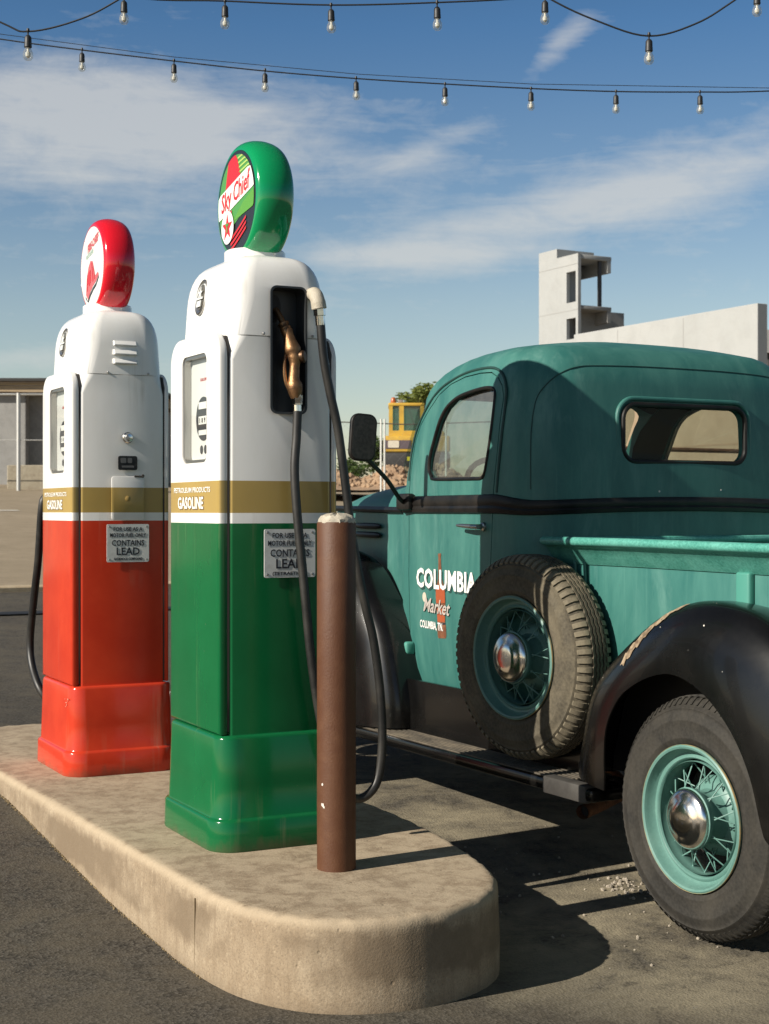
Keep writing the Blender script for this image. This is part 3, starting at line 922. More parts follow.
        mb.tube(smooth_path([(.212, A + .028, Z(1.622)), (.216, A + .02, Z(1.606)), (.220, A + .012, Z(1.590)), (.229, A + .0, Z(1.545)), (.236, A - .008, Z(1.515)), (.234, A - .012, Z(1.48)), (.230, A - .016, Z(1.445)), (.231, A - .018, Z(1.425)), (.236, A - .02, Z(1.385))], 4),
                [.016, .0185, .017, .0165, .018, .019, .0175, .0195, .018, .0175, .019, .022, .025, .0265, .025, .022, .0225, .021, .0175, .016, .0155, .016, .0165, .0165, .018, .019, .021, .023, .025, .024, .022, .019, .016], 18)
        noz = mesh_obj('nozzle', mb, M_BRONZE, t)
        mb = MB(); mb.lathe([(.018, -.012), (.020, -.008), (.020, .014), (.016, .019), (.001, .020)], (.250, A - .012, Z(1.515)), (.75, -.65, .1), 20)
        mesh_obj('valve_cap', mb, mat('dark bronze', (.12, .07, .04), .4, .8), noz)
        mb = MB(); mb.tube(smooth_path([(.222, A + .012, Z(1.55)), (.205, A + .0, Z(1.50)), (.206, A - .006, Z(1.44)), (.222, A - .01, Z(1.40))], 5), .0055, 8)
        mesh_obj('trigger_guard', mb, M_BRONZE, noz)
        mb = MB(); mb.lathe([(.0155, 0), (.018, .003), (.018, .020), (.0165, .022), (.0165, .032), (.0145, .034)], (.2375, A - .0205, Z(1.398)), (.03, -.02, -1), 6)
        mb.lathe([(.0135, 0), (.0135, .055)], (.2375, A - .0205, Z(1.395)), (.03, -.02, -1), 20)
        mesh_obj('hose_ferrule', mb, M_CHROME, noz)
        # outlet elbow near the hood's far edge
        mb = MB(); mb.tube(smooth_path([(.300, A + .03, Z(1.714)), (.297, A - .018, Z(1.712)), (.295, A - .040, Z(1.702)), (.297, A - .050, Z(1.682)), (.300, A - .051, Z(1.662))], 5), [.021] * 5 + [.0225] * 10 + [.0235] * 4 + [.024, .0225], 20)
        elbow = mesh_obj('outlet_elbow', mb, M_CREAM, t)
        mb = MB(); mb.lathe([(.016, 0), (.019, .002), (.019, .022), (.0155, .024), (.0155, .052)], (.300, A - .051, Z(1.664)), (.10, .02, -1), 6)
        mb.lathe([(.0142, .01), (.0142, .052)], (.300, A - .051, Z(1.664)), (.10, .02, -1), 20)
        mesh_obj('hose_ferrule', mb, M_CHROME, elbow)
        aa = A - .05
        path = [(.304, A - .050, Z(1.628)), (.317, A - .050, 1.74), (.340, aa, 1.63), (.365, aa, 1.525), (.393, aa, 1.338), (.410, aa, 1.212), (.435, aa, 1.086), (.464, aa, .959), (.489, aa, .863), (.512, aa, .704),
                (.520, aa, .544), (.507, aa, .434), (.478, aa, .385), (.435, aa, .368), (.392, aa - .005, .392), (.355, aa - .005, .455), (.333, aa - .005, .52), (.312, aa, .591), (.288, aa, .717), (.270, aa, .842), (.257, aa, .966), (.243, aa + .005, 1.121),
                (.230, aa + .012, 1.275), (.226, aa + .02, 1.40), (.235, A - .024, 1.50), (.2395, A - .0215, Z(1.345))]
        mb = MB(); mb.tube(smooth_path(path, 6), .0142, 14)
        mesh_obj('fuel_hose', mb, M_HOSE, t)
    else:
        # louvres, lock, number plate and service flap
        for k in range(3):
            zc = Z(1.700 - k * .036)
            mb = MB(); bw = .050
            rs = []
            for bb, d in ((.205 - bw, .0), (.205 - bw + .006, .010), (.205, .015), (.205 + bw - .006, .010), (.205 + bw, .0)):
                y = A + a0 + (-.006 if k == 0 else -.012)
                rs.append([Vector((bb, y + .006, zc + .010)), Vector((bb, y - d * .25, zc + .009)), Vector((bb, y - d, zc - .006)), Vector((bb, y - d * .9, zc - .010)), Vector((bb, y + .006, zc - .010))])
            mb.rings(rs)
            lv = mesh_obj('louvre', mb, M_WHITE, t)
            mb = MB(); mb.box((.205 - bw + .006, A + a0 - .003, zc - .0125), (.205 + bw - .006, A + a0 + .008, zc - .0102))
            mesh_obj('louvre_slot', mb, M_DARK, lv)
        mb = MB(); mb.lathe([(.022, 0), (.022, .006), (.018, .010), (.018, .016), (.014, .022), (.001, .024)], (.214, pl, Z(1.326)), (0, -1, 0), 28)
        lock = mesh_obj('lock_knob', mb, M_CHROME, t)
        mb = MB(); mb.prism(rrect(.214, Z(1.226), .078, .056, .008, 4), 1, pl - .004, pl - .0005)
        num = mesh_obj('serial_plate', mb, M_DARK, t)
        mb = MB(); mb.prism(rrect(.196, Z(1.236), .022, .020, .004, 3), 1, pl - .0052, pl - .0042); mb.prism(rrect(.222, Z(1.236), .018, .020, .004, 3), 1, pl - .0052, pl - .0042)
        mb.prism(rrect(.214, Z(1.212), .05, .008, .002, 3), 1, pl - .0052, pl - .0042)
        mesh_obj('plate_print', mb, mat('worn grey print', (.12, .12, .12), .5), num)
        mb = MB(); mb.prism(rrect(.214, Z(1.0865), .134, .174, .012, 4), 1, pl - .005, pl - .0005, .002, 2)
        flap = mesh_obj('service_flap', mb, paint, t)
        mb = MB(); mb.lathe([(.011, 0), (.011, .002), (.006, .004), (.0003, .0045)], (.214, pl - .005, Z(1.085)), (0, -1, 0), 18)
        mesh_obj('flap_lock', mb, mat('gold lock', (.34, .23, .07), .45), flap)
        mb = MB(); mb.tube([(.24, pl - .007, Z(1.174)), (.278, pl - .007, Z(1.172))], .0035, 8); mb.lathe([(.006, 0), (.006, .004), (.001, .005)], (.275, pl - .004, Z(1.176)), (0, -1, 0), 10)
        mesh_obj('flap_hinge', mb, M_SEAM, flap)
        # its own hose hangs on the far side
        path = [(.12, 1.93, 1.36), (.06, 1.965, 1.36), (.015, 1.975, 1.33), (.0, 1.978, 1.276), (.0, 2.037, 1.065), (.0, 2.112, .892), (.0, 2.174, .717), (.0, 2.143, .612), (.01, 2.05, .52), (.05, 2.02, .46), (.11, 2.01, .45), (.16, 2.0, .52), (.20, 1.99, .75), (.215, 1.975, 1.2), (.215, 1.96, 1.62)]
        mb = MB(); mb.tube(smooth_path(path, 6), .0165, 14)
        mesh_obj('fuel_hose', mb, M_HOSE, t)
    t.rotation_euler.z -= R(2.0)        # the pumps stand a touch askew
    return t


make_pump('fuel_pump', 'green and white fuel pump with bronze nozzle and green round globe', 0.0, M_GREEN, M_GLOBE_G, True)
make_pump('fuel_pump', 'red and white fuel pump with red round globe and side louvres', 1.475, M_RED, M_GLOBE_R, False)


# ---------------------------------------------------------------- the pickup truck
CB = 1.95                                     # its centre line
TR = thing('pickup_truck', 'old teal pickup truck with black fenders, wire wheels and side-mounted spare', 'pickup truck', (CB, .6, 0))
K_TAPER = .14
RI, RU = .130, .192          # how far the roof's shoulder turns in, and up


def cab_pt(x, a, w):
    """x from the centre line; the cab narrows towards the front"""
    if a > .45: x *= (w - K_TAPER * (a - .45)) / w
    return x


def cab_ring(w, ar, af, rr, rf, z, bulge=.03, fb=.05):
    pts = []
    def arc(cx, ca, r, a0, n=8):
        for k in range(n + 1):
            q = R(a0 + 90 * k / n); pts.append((cx + r * math.cos(q), ca + r * math.sin(q)))
    def seg(p, q, n):
        for k in range(1, n): pts.append((p[0] + (q[0] - p[0]) * k / n, p[1] + (q[1] - p[1]) * k / n))
    # start at front right, counter clockwise seen from above (x right, a forward)
    arc(w - rf, af - rf, rf, 0)
    seg((w - rf, af), (-w + rf, af), 16)
    arc(-w + rf, af - rf, rf, 90)
    seg((-w, af - rf), (-w, ar + rr), 24)
    arc(-w + rr, ar + rr, rr, 180)
    seg((-w + rr, ar), (w - rr, ar), 24)
    arc(w - rr, ar + rr, rr, 270)
    seg((w, ar + rr), (w, af - rf), 24)
    out = []
    am = (ar + af) / 2
    for x, a in pts:
        k = (1 - (x / w) ** 2)
        if a < am: a -= bulge * k * max(0, 1 - (a - ar) / .25)
        else: a += fb * k * max(0, 1 - (af - a) / .25)
        out.append(Vector((CB + cab_pt(x, a, w), a, z)))
    return out


def cab_solid(off):
    mb = MB(); rs = []
    mb.mi = 1 if off else 0
    wall = [(.555, .672, .215, 1.36), (.62, .69, .21, 1.36), (.75, .70, .205, 1.36), (1.0, .702, .20, 1.36), (1.2, .700, .20, 1.36), (1.30, .70, .20, 1.355), (1.345, .70, .20, 1.335),
            (1.42, .698, .20, 1.318), (1.50, .694, .202, 1.290), (1.58, .689, .206, 1.252), (1.65, .682, .212, 1.212), (1.70, .675, .218, 1.175)]
    for z, w, ar, af in wall:
        zz = max(z, .555 + off)
        rs.append(cab_ring(w - off, ar + off, af - off, .20 - off * .6, .07 - off * .6, zz))
    for k in range(1, 9):
        ph = R(10.5 * k); c = 1 - math.cos(ph); s = math.sin(ph)
        rs.append(cab_ring(.675 - RI * c - off, .218 + RI * c + off, 1.175 - .42 * c - off, .20 - off * .6, .07 + .14 * c - off * .6, 1.70 + RU * s - off * .2 - off * .8 * s))
    c = 1 - math.cos(R(84)); zr = 1.70 + RU * math.sin(R(84)) - off
    w1, ar1, af1 = .675 - RI * c - off, .218 + RI * c + off, 1.175 - .42 * c - off
    last = rs[-1]
    mid = Vector((CB, (ar1 + af1) / 2, 0))
    for sfac in (.92, .82, .7, .56, .4, .22, .05):
        zz = zr + .046 * (1 - sfac ** 2)
        rs.append([Vector((mid.x + (p.x - mid.x) * sfac, mid.y + (p.y - mid.y) * sfac, zz)) for p in last])
    mb.rings(rs)
    return mb


def mirror_poly(p): return [(2 * CB - x, z) for x, z in p]


door_poly = [(1.145, .545), (1.20, .60), (1.225, .70), (1.238, 1.0), (1.240, 1.33), (1.222, 1.45), (1.192, 1.56), (1.145, 1.63), (1.07, 1.69), (.98, 1.742), (.88, 1.776), (.76, 1.794), (.62, 1.797), (.52, 1.791), (.45, 1.768), (.415, 1.735),
             (.40, 1.69), (.412, 1.5), (.432, 1.33), (.447, 1.1), (.458, .9), (.462, .545)]
win_poly = [(.545, 1.392), (.96, 1.398), (1.01, 1.412), (1.038, 1.445), (1.03, 1.50), (.998, 1.56), (.955, 1.635), (.905, 1.682), (.84, 1.710), (.77, 1.726), (.66, 1.736), (.56, 1.740), (.49, 1.735), (.462, 1.722), (.452, 1.69), (.458, 1.573), (.48, 1.47), (.505, 1.405)]


def grow(poly, d):
    cx = sum(p[0] for p in poly) / len(poly); cy = sum(p[1] for p in poly) / len(poly); n = len(poly); out = []
    for i in range(n):
        p0, p1, p2 = Vector(poly[i - 1]), Vector(poly[i]), Vector(poly[(i + 1) % n])
        tt = (p2 - p0).normalized(); nn = Vector((tt.y, -tt.x))
        if nn.dot(p1 - Vector((cx, cy))) < 0: nn = -nn
        out.append((p1.x + nn.x * d, p1.y + nn.y * d))
    return out


def pr(axis, poly, lo, hi):
    c = MB(); c.prism(poly, axis, lo, hi); return c


LEFT = (CB - .90, CB - .42)      # band of b that holds the left door
RIGHT = (CB + .42, CB + .90)
rear_win = rrect(1.953, 1.560, .580, .200, .050, 6)
ws_l = rrect(CB - .293, 1.582, .54, .32, .06, 5); ws_r = rrect(CB + .293, 1.582, .54, .32, .06, 5)

M_LINING = mat('dark cab lining', (.010, .010, .009), .8)
cabo = mesh_obj('cab', cab_solid(0), [M_TEAL, M_LINING], TR)
boolean(cabo, [(cab_solid(.03), 'DIFFERENCE'), (pr(0, grow(door_poly, .0045), *LEFT), 'DIFFERENCE'), (pr(0, grow(door_poly, .0045), *RIGHT), 'DIFFERENCE'),
               (pr(1, rear_win, -.2, .45), 'DIFFERENCE'), (pr(1, ws_l, .95, 1.6), 'DIFFERENCE'), (pr(1, ws_r, .95, 1.6), 'DIFFERENCE')], 40)
for side in (LEFT, RIGHT):
    d = mesh_obj('door', cab_solid(0), [M_TEAL, M_LINING], TR)
    boolean(d, [(cab_solid(.028), 'DIFFERENCE'), (pr(0, door_poly, *side), 'INTERSECT'), (pr(0, win_poly, *side), 'DIFFERENCE')], 40)
    sg = 1 if side is LEFT else -1

    def side_b(a, z, d=0.0, sg=sg):
        w = lerp_table([(.555, .672), (.62, .69), (.75, .70), (1.0, .702), (1.3, .70), (1.42, .698), (1.5, .694), (1.58, .689), (1.65, .682), (1.70, .675), (1.74, .668), (1.78, .655)], z)
        return CB - sg * (cab_pt(w, a, w) + d)
    wl = grow(win_poly, -.002)
    mb = MB(); mb.tube(smooth_path([(side_b(a, z, .0), a, z) for a, z in wl + wl[:1]], 3), .0072, 8)
    mesh_obj('window_seal', mb, M_TRIM, d)
    mb = MB(); vs = [mb.bm.verts.new((side_b(a, z, -.016), a, z)) for a, z in grow(win_poly, .004)]; mb._f(vs)
    mesh_obj('window_glass', mb, M_GLASS, d, smooth=0)
    # handle
    mb = MB()
    mb.lathe([(.018, 0), (.016, .010), (.010, .014), (.010, .038)], (side_b(.50, 1.213), .50, 1.213), (-sg, 0, 0), 20)
    mb.tube(smooth_path([(side_b(.49, 1.213, .036), .485, 1.213), (side_b(.55, 1.213, .040), .55, 1.214), (side_b(.62, 1.214, .040), .62, 1.216), (side_b(.675, 1.216, .036), .675, 1.217)], 4), [.009] * 6 + [.0085, .008, .0075, .007, .0065, .006, .005], 12)
    mesh_obj('door_handle', mb, M_STEEL, d)
    for hz in (.70,):
        mb = MB(); mb.box((-.045, -.055, -.027), (.0, .055, .027), .012, 3)
        h_a = 1.235
        mb.map(lambda p: (side_b(h_a, hz) + sg * p[0] - sg * .004, h_a + p[1] * .9, hz + p[2]))
        mesh_obj('door_hinge', mb, mat('teal hinge paint', rough=.5, build=worn((.06, .25, .20), (.17, .07, .035), 14, .5, .8, lo=.58, hi=.66)), d)
    if sg == 1:
        LD = d

        def door_flat(b, a0, z0, dd):
            for v in b.verts:
                a = a0 - v.co.x; z = z0 + v.co.y; v.co = Vector((side_b(a, z, dd + v.co.z), a, z))
            return b
        # sign writing on the door
        mb = MB(); b = text_mb('COLUMBIA', .074, .585, 0, .0036, .0008, 1.05); mb.add(door_flat(b, 1.150 - .2925, .962, .0030))
        mesh_obj('door_lettering', mb, M_WHITEINK, d, smooth=0)
        mb = MB(); b = text_mb('COLUMBIA', .074, .585, 0, .0042, .0006, 1.05); mb.add(door_flat(b, 1.150 - .2925 - .007, .962 - .008, .0018))
        mesh_obj('lettering_shadow', mb, mat('dark door print', (.02, .06, .055), .5), d, smooth=0)
        mb = MB(); b = text_mb('COLUMBIA, TN.', .030, .235, 0, .001); mb.add(door_flat(b, 1.115 - .1175, .795, .0030))
        mesh_obj('door_lettering', mb, M_WHITEINK, d, smooth=0)
        mb = MB(); b = text_mb('Market', .056, .270, .35, .0012); bmesh.ops.transform(b, matrix=Matrix.Rotation(R(-1), 4, 'Z'), verts=b.verts); mb.add(door_flat(b, 1.075 - .135, .862, .0048))
        mesh_obj('door_lettering', mb, mat('pale pink script', (.45, .40, .36), .5), d, smooth=0)
        mb = MB(); b = text_mb('Market', .056, .270, .35, .0012); bmesh.ops.transform(b, matrix=Matrix.Rotation(R(-1), 4, 'Z'), verts=b.verts); mb.add(door_flat(b, 1.078 - .135, .860, .0040))
        mesh_obj('lettering_shadow', mb, mat('dark door print'), d, smooth=0)
        # painted bottle, slightly tilted
        def bottle(name, prof, m, dd):
            mb = MB(); b = bmesh.new()
            L = [(-w, y) for w, y in prof]; Rr = [(w, y) for w, y in reversed(prof)]
            vs = [b.verts.new((x, y, 0)) for x, y in L + Rr]
            es = [b.edges.new((vs[i], vs[(i + 1) % len(vs)])) for i in range(len(vs))]
            bmesh.ops.triangle_fill(b, edges=es)
            bmesh.ops.transform(b, matrix=Matrix.Rotation(R(4), 4, 'Z'), verts=b.verts)
            mb.add(door_flat(b, .893, .765, dd))
            return mesh_obj(name, mb, m, d, smooth=0)
        bottle('painted_bottle', [(.036, 0), (.043, .01), (.043, .045), (.037, .060), (.040, .10), (.046, .15), (.046, .185), (.034, .212), (.020, .24), (.014, .29), (.012, .325), (.015, .328), (.015, .338)], mat('painted bottle brown', rough=.5, build=worn((.13, .05, .025), (.22, .09, .04), 30, .4, .6)), .0012)
        bottle('bottle_label', [(.037, .065), (.040, .10), (.040, .118)], mat('bottle orange', (.34, .075, .025), .5), .0026)
        bottle('bottle_label', [(.044, .140), (.046, .165), (.044, .19), (.035, .208)], mat('bottle orange'), .0026)
        bottle('bottle_label', [(.038, .054), (.037, .061)], M_INK, .0026)
        mb = MB(); b = bmesh.new(); bmesh.ops.create_circle(b, cap_ends=True, radius=.020, segments=18); mb.add(door_flat(b, 1.072, .920, .0012))
        mesh_obj('paint_spot', mb, mat('pale glow paint', (.55, .50, .40), .5), d, smooth=0)

# glass and seals of the cab
mb = MB()
for poly, a_ in ((ws_l, 1.20), (ws_r, 1.20)):
    mb._f([mb.bm.verts.new((x, 1.300 - (z - 1.5) * .52, z)) for x, z in grow(poly, .01)])
mesh_obj('windshield', mb, M_GLASS, cabo, smooth=0)


def rear_a(x):
    q = (x - CB) / .70; return .206 - .03 * (1 - q * q)


mb = MB()
rw = rrect(1.953, 1.560, .592, .212, .055, 6)
mb.tube([(x, rear_a(x) - .000, z) for x, z in rw + rw[:1]], .010, 10)
mesh_obj('rear_window_seal', mb, M_TRIM, cabo)
mb = MB()
rw = rrect(1.953, 1.558, .640, .262, .075, 8)
mb.tube([(x, rear_a(x) + .004, z) for x, z in rw + rw[:1]], .009, 10)
mesh_obj('rear_window_surround', mb, M_TEAL, cabo)
mb = MB(); mb._f([mb.bm.verts.new((x, rear_a(x) + .012, z)) for x, z in rrect(1.953, 1.560, .590, .210, .05, 6)])
mesh_obj('rear_glass', mb, glass_mat('clear rear glass', (.96, .96, .93), .0, .012), cabo, smooth=0)
# dark belt moulding round the cab
mb = MB(); zs = [(1.262, .002), (1.266, .012), (1.282, .016), (1.292, .012), (1.302, .016), (1.320, .015), (1.331, .011), (1.334, .002)]
rs = []
for z, o_ in zs:
    ring = cab_ring(.70 + o_, .20 - o_, 1.345, .20 + o_, .07, z)
    ring = [p for p in ring]
    st = next(i for i, p in enumerate(ring) if p.x < CB and p.y < 1.30)
    ring = ring[st:]
    ring = [p for p in ring if not (p.x > CB and p.y > 1.30)]
    q = []
    for p in ring:
        rear = sstep(-p.y, -.42, -.22)
        q.append(Vector((p.x, p.y, p.z * (1 - rear) + (1.292 + (p.z - 1.298) * .75 + .018 * (1 - ((p.x - CB) / .7) ** 2) - .012) * rear)))
    rs.append(q)
mb.rings(rs, False)
mesh_obj('belt_moulding', mb, M_TRIM, cabo)
# drip rail over the doors, and the roof-panel joint across the back
for sg in (1, -1):
    pp = [(1.245, 1.40), (1.225, 1.52), (1.180, 1.615), (1.09, 1.705), (.98, 1.765), (.86, 1.798), (.74, 1.815), (.60, 1.817), (.50, 1.808), (.43, 1.785), (.39, 1.745), (.378, 1.68), (.39, 1.5), (.405, 1.34)]
    q = []
    for a, z in pp:
        ins = 0
        if z > 1.70: ins = RI * (1 - math.sqrt(max(0, 1 - min(1, (z - 1.70) / RU) ** 2)))
        w = lerp_table([(1.3, .70), (1.42, .698), (1.5, .694), (1.58, .689), (1.65, .682), (1.70, .675)], z) - ins
        q.append((CB - sg * (cab_pt(w, a, w) + .001), a, z))
    mb = MB(); mb.tube(smooth_path(q, 5), .0055, 8)
    mesh_obj('drip_rail', mb, mat('dark teal joint', (.012, .05, .042), .6), cabo)
mb = MB(); q = []


def back_pt(x, z, lift=.0008):
    # point of the cab's back skin at height z, x from the centre line
    ph = math.asin(min(1, max(0, (z - 1.70) / RU))); ins = RI * (1 - math.cos(ph))
    w = lerp_table([(1.3, .70), (1.42, .698), (1.5, .694), (1.58, .689), (1.65, .682), (1.70, .675)], z) - ins
    ar = lerp_table([(1.3, .20), (1.5, .202), (1.58, .206), (1.65, .212), (1.70, .218)], z) + ins; rr = .20
    ax = min(abs(x), w)
    da = rr - math.sqrt(max(0, rr * rr - (ax - (w - rr)) ** 2)) if ax > w - rr else 0
    return (CB + math.copysign(ax, x), ar + da - .03 * (1 - (ax / w) ** 2) * max(0, 1 - da / .25) - lift, z)


half = [(.0, 1.812), (.2, 1.811), (.38, 1.806), (.47, 1.798), (.535, 1.775), (.585, 1.735), (.618, 1.68), (.636, 1.6), (.645, 1.5), (.648, 1.35)]
hp = smooth_path([(x, z, 0) for x, z in half], 6)
q = [back_pt(-p.x, p.y) for p in reversed(hp)] + [back_pt(p.x, p.y) for p in hp[1:]]
mb.tube(q, .0020, 6)
mesh_obj('roof_joint', mb, mat('dark teal joint'), cabo)
# cab inside
mb = MB(); mb.box((CB - .60, .27, .60), (CB + .60, .44, 1.40), .05, 3); mb.box((CB - .60, .40, .60), (CB + .60, .85, .98), .05, 3)
mesh_obj('bench_seat', mb, M_LEATHER, cabo)
mb = MB(); mb.box((CB - .57, 1.16, .62), (CB + .57, 1.24, 1.36), .03, 2)
mesh_obj('dashboard', mb, mat('dark dash', (.012, .03, .026), .5), cabo)
mb = MB()
wc = Vector((CB - .33, .86, 1.33)); ax = Vector((0, -.78, .62)).normalized(); xx = Vector((1, 0, 0)); yy = ax.cross(xx)
ringp = [wc + (xx * math.cos(2 * PI * k / 36) + yy * math.sin(2 * PI * k / 36)) * .20 for k in range(37)]
mb.tube(ringp, .012, 8)
for k in range(3): mb.tube([wc - ax * .03, wc + (xx * math.cos(R(90 + 120 * k)) + yy * math.sin(R(90 + 120 * k))) * .20], .006, 6)
mb.tube([wc, wc - ax * .6], .018, 10)
mesh_obj('steering_wheel', mb, M_TRIM, cabo)
# small fixings on the back panel
for x, z in ((1.82, 1.345), (2.12, 1.352)):
    mb = MB(); mb.lathe([(.008, 0), (.007, .004), (.001, .006)], (x, rear_a(x) - .001, z), (0, -1, 0), 10)
    mesh_obj('panel_plug', mb, M_CHIP, cabo)

# hood, narrowing forward
mb = MB(); rs = []
for a, w, zt, zb in ((1.32, .565, 1.395, .75), (1.5, .535, 1.41, .75), (1.8, .48, 1.40, .75), (2.1, .42, 1.37, .75), (2.35, .36, 1.325, .75), (2.52, .29, 1.26, .75), (2.58, .20, 1.20, .75)):
    r = []
    for k in range(25):
        q = R(180 * k / 24); cx = math.cos(q); sz = math.sin(q)
        x = w * (abs(cx) ** .55) * (1 if cx > 0 else -1); z = 1.24 + (zt - 1.24) * (abs(sz) ** .75)
        r.append(Vector((CB + x, a, z)))
    r = [Vector((CB + w, a, zb))] + [Vector((CB + w, a, 1.0))] + r + [Vector((CB - w, a, 1.0))] + [Vector((CB - w, a, zb))]
    rs.append(r)
mb.rings(rs, True)
hood = mesh_obj('hood', mb, M_TEAL, TR, 50)
mb = MB()
for sg in (1, -1):
    for z0 in (1.275,):
        mb.tube([(CB - sg * (w + .004), a, z0 + (a - 1.33) * .01) for a, w in ((1.33, .563), (1.5, .537), (1.8, .482), (2.1, .422), (2.35, .363))], .014, 8)
mesh_obj('hood_moulding', mb, M_TRIM, hood)
for sg in (1, -1):
    for z0, a1 in ((1.205, 1.98), (1.165, 2.02)):
        mb = MB(); mb.tube([(CB - sg * (lerp_table([(1.5, .537), (1.8, .482), (2.1, .422)], a) + .012), a, z0) for a in (1.60, 1.64, 1.8, a1 - .03, a1)], [.004, .013, .014, .013, .004], 10)
        mesh_obj('hood_vent', mb, M_TRIM, hood)


# fenders
def fender(name, C_, L_, b_in, b_mid, b_out, sg=1, n=9):
    Cc = smooth_path([(p[0], p[1], 0) for p in C_], 5); Ll = smooth_path([(p[0], p[1], 0) for p in L_], 5)
    mb = MB(); rs = []
    for c, l in zip(Cc, Ll):
        r = [(b_in, c.x, c.y - .012), ((b_in + b_mid) / 2, c.x, c.y - .002)]
        for k in range(n + 1):
            q = R(90 * k / n)
            f1 = 1 - math.cos(q) ; f2 = math.sin(q)
            r.append((b_mid + (b_out - b_mid) * f2, c.x + (l.x - c.x) * f1, c.y + (l.y - c.y) * f1))
        # rolled lip and inner skin
        r.append((b_out + .006, l.x, l.y)); r.append((b_out + .012, l.x + (c.x - l.x) * .05, l.y + (c.y - l.y) * .05))
        for k in range(n - 1, -1, -1):
            q = R(90 * k / n); f1 = (1 - math.cos(q)) * .9; f2 = math.sin(q)
            cx, cy = c.x + (l.x - c.x) * .08, c.y + (l.y - c.y) * .08
            r.append((b_mid + .02 + (b_out - b_mid) * f2 * .93, cx + (l.x - cx) * f1, cy + (l.y - cy) * f1))
        r.append((b_in, c.x + (l.x - c.x) * .08, c.y + (l.y - c.y) * .08))
        rs.append([Vector((CB + (q[0] - CB) * sg, q[1], q[2])) for q in r])
    mb.rings(rs, True)
    return mesh_obj(name, mb, M_BLACKP, TR, 50)


RC = [(-.149, .402), (-.152, .445), (-.172, .506), (-.215, .645), (-.280, .744), (-.424, .860), (-.571, .952), (-.710, .998), (-.86, 1.000), (-1.005, .965), (-1.16, .875), (-1.31, .74), (-1.40, .58), (-1.44, .42)]
RL = [(-.398, .385), (-.400, .43), (-.398, .49), (-.405, .572), (-.44, .645), (-.50, .708), (-.62, .766), (-.74, .784), (-.87, .740), (-.985, .645), (-1.06, .53), (-1.105, .40), (-1.13, .36), (-1.20, .33)]
FC = [(1.125, .38), (1.13, .49), (1.177, .65), (1.254, .813), (1.39, .954), (1.52, 1.050), (1.66, 1.095), (1.85, 1.115), (2.15, 1.10), (2.42, 1.01), (2.62, .86), (2.73, .68), (2.75, .50)]
FL = [(1.66, .38), (1.69, .46), (1.73, .58), (1.80, .70), (1.89, .79), (2.0, .85), (2.12, .875), (2.24, .875), (2.38, .84), (2.50, .76), (2.59, .65), (2.63, .53), (2.64, .44)]
rear_fenders = []
for sg in (1, -1):
    f = fender('rear_fender', RC, RL, 1.37, 1.25, 1.125, sg); rear_fenders.append(f)
    fender('front_fender', FC, FL, 1.38, 1.27, 1.10, sg)
# scrape down to bare metal on the near rear fender: a thin curved flake lying on the surface
mb = MB()
Cc = smooth_path([(p[0], p[1], 0) for p in RC], 5); Ll = smooth_path([(p[0], p[1], 0) for p in RL], 5)


def fend_pt(t, k, lift=.0015):
    i = min(len(Cc) - 2, int(t)); f = t - i
    c = Cc[i].lerp(Cc[i + 1], f); l = Ll[i].lerp(Ll[i + 1], f); q = R(90 * k)
    f1 = 1 - math.cos(q); f2 = math.sin(q)
    out = (c - Vector((-.787, .36, 0))).normalized()
    return Vector((1.25 + (1.125 - 1.25) * f2 - lift * f2, c.x + (l.x - c.x) * f1 + out.x * lift, c.y + (l.y - c.y) * f1 + out.y * lift))


strip0 = []; strip1 = []
for i in range(26):
    s = i / 25
    t = 25.0 + s * 9.6; k0 = .66 - .52 * s
    wdt = (.052 + .045 * math.sin(s * PI) + random.uniform(-.04, .04)) * (1 - .35 * s) * (1 if 0 < i < 25 else .15)
    strip0.append(fend_pt(t, max(0, k0 - wdt))); strip1.append(fend_pt(t, min(1, k0 + wdt)))
v0 = [mb.bm.verts.new(p) for p in strip0]; v1 = [mb.bm.verts.new(p) for p in strip1]
for i in range(25): mb._f([v0[i], v0[i + 1], v1[i + 1], v1[i]])
mesh_obj('paint_scrape', mb, M_PALESCRATCH, rear_fenders[0], smooth=60)
mb = MB()
for i in range(12):
    t = random.uniform(18, 50); k = random.uniform(.05, .95); p = fend_pt(t, k, .0012)
    s = random.choice((.001, .0015, .0015, .002, .003))
    e1 = (fend_pt(t + .1, k, .0012) - p).normalized(); e2 = (fend_pt(t, min(1, k + .02), .0012) - p).normalized()
    mb._f([mb.bm.verts.new(p + e1 * s * math.cos(q) * random.uniform(.6, 1.2) + e2 * s * math.sin(q)) for q in [j * PI / 3 for j in range(6)]])
mesh_obj('stone_chip', mb, M_CHIP, rear_fenders[0], smooth=0)


# wheel wells
for sg in (1, -1):
    for path, cc in ((RC, (-.787, .40)), (FC, (2.1, .45))):
        mb = MB(); l, h = sorted((CB + (1.338 - CB) * sg, CB + (1.352 - CB) * sg))
        mb.prism([(cc[0] + (p[0] - cc[0]) * .965, cc[1] + (p[1] - cc[1]) * .965) for p in path], 0, l, h)
        mesh_obj('wheel_well', mb, M_FRAME, TR)

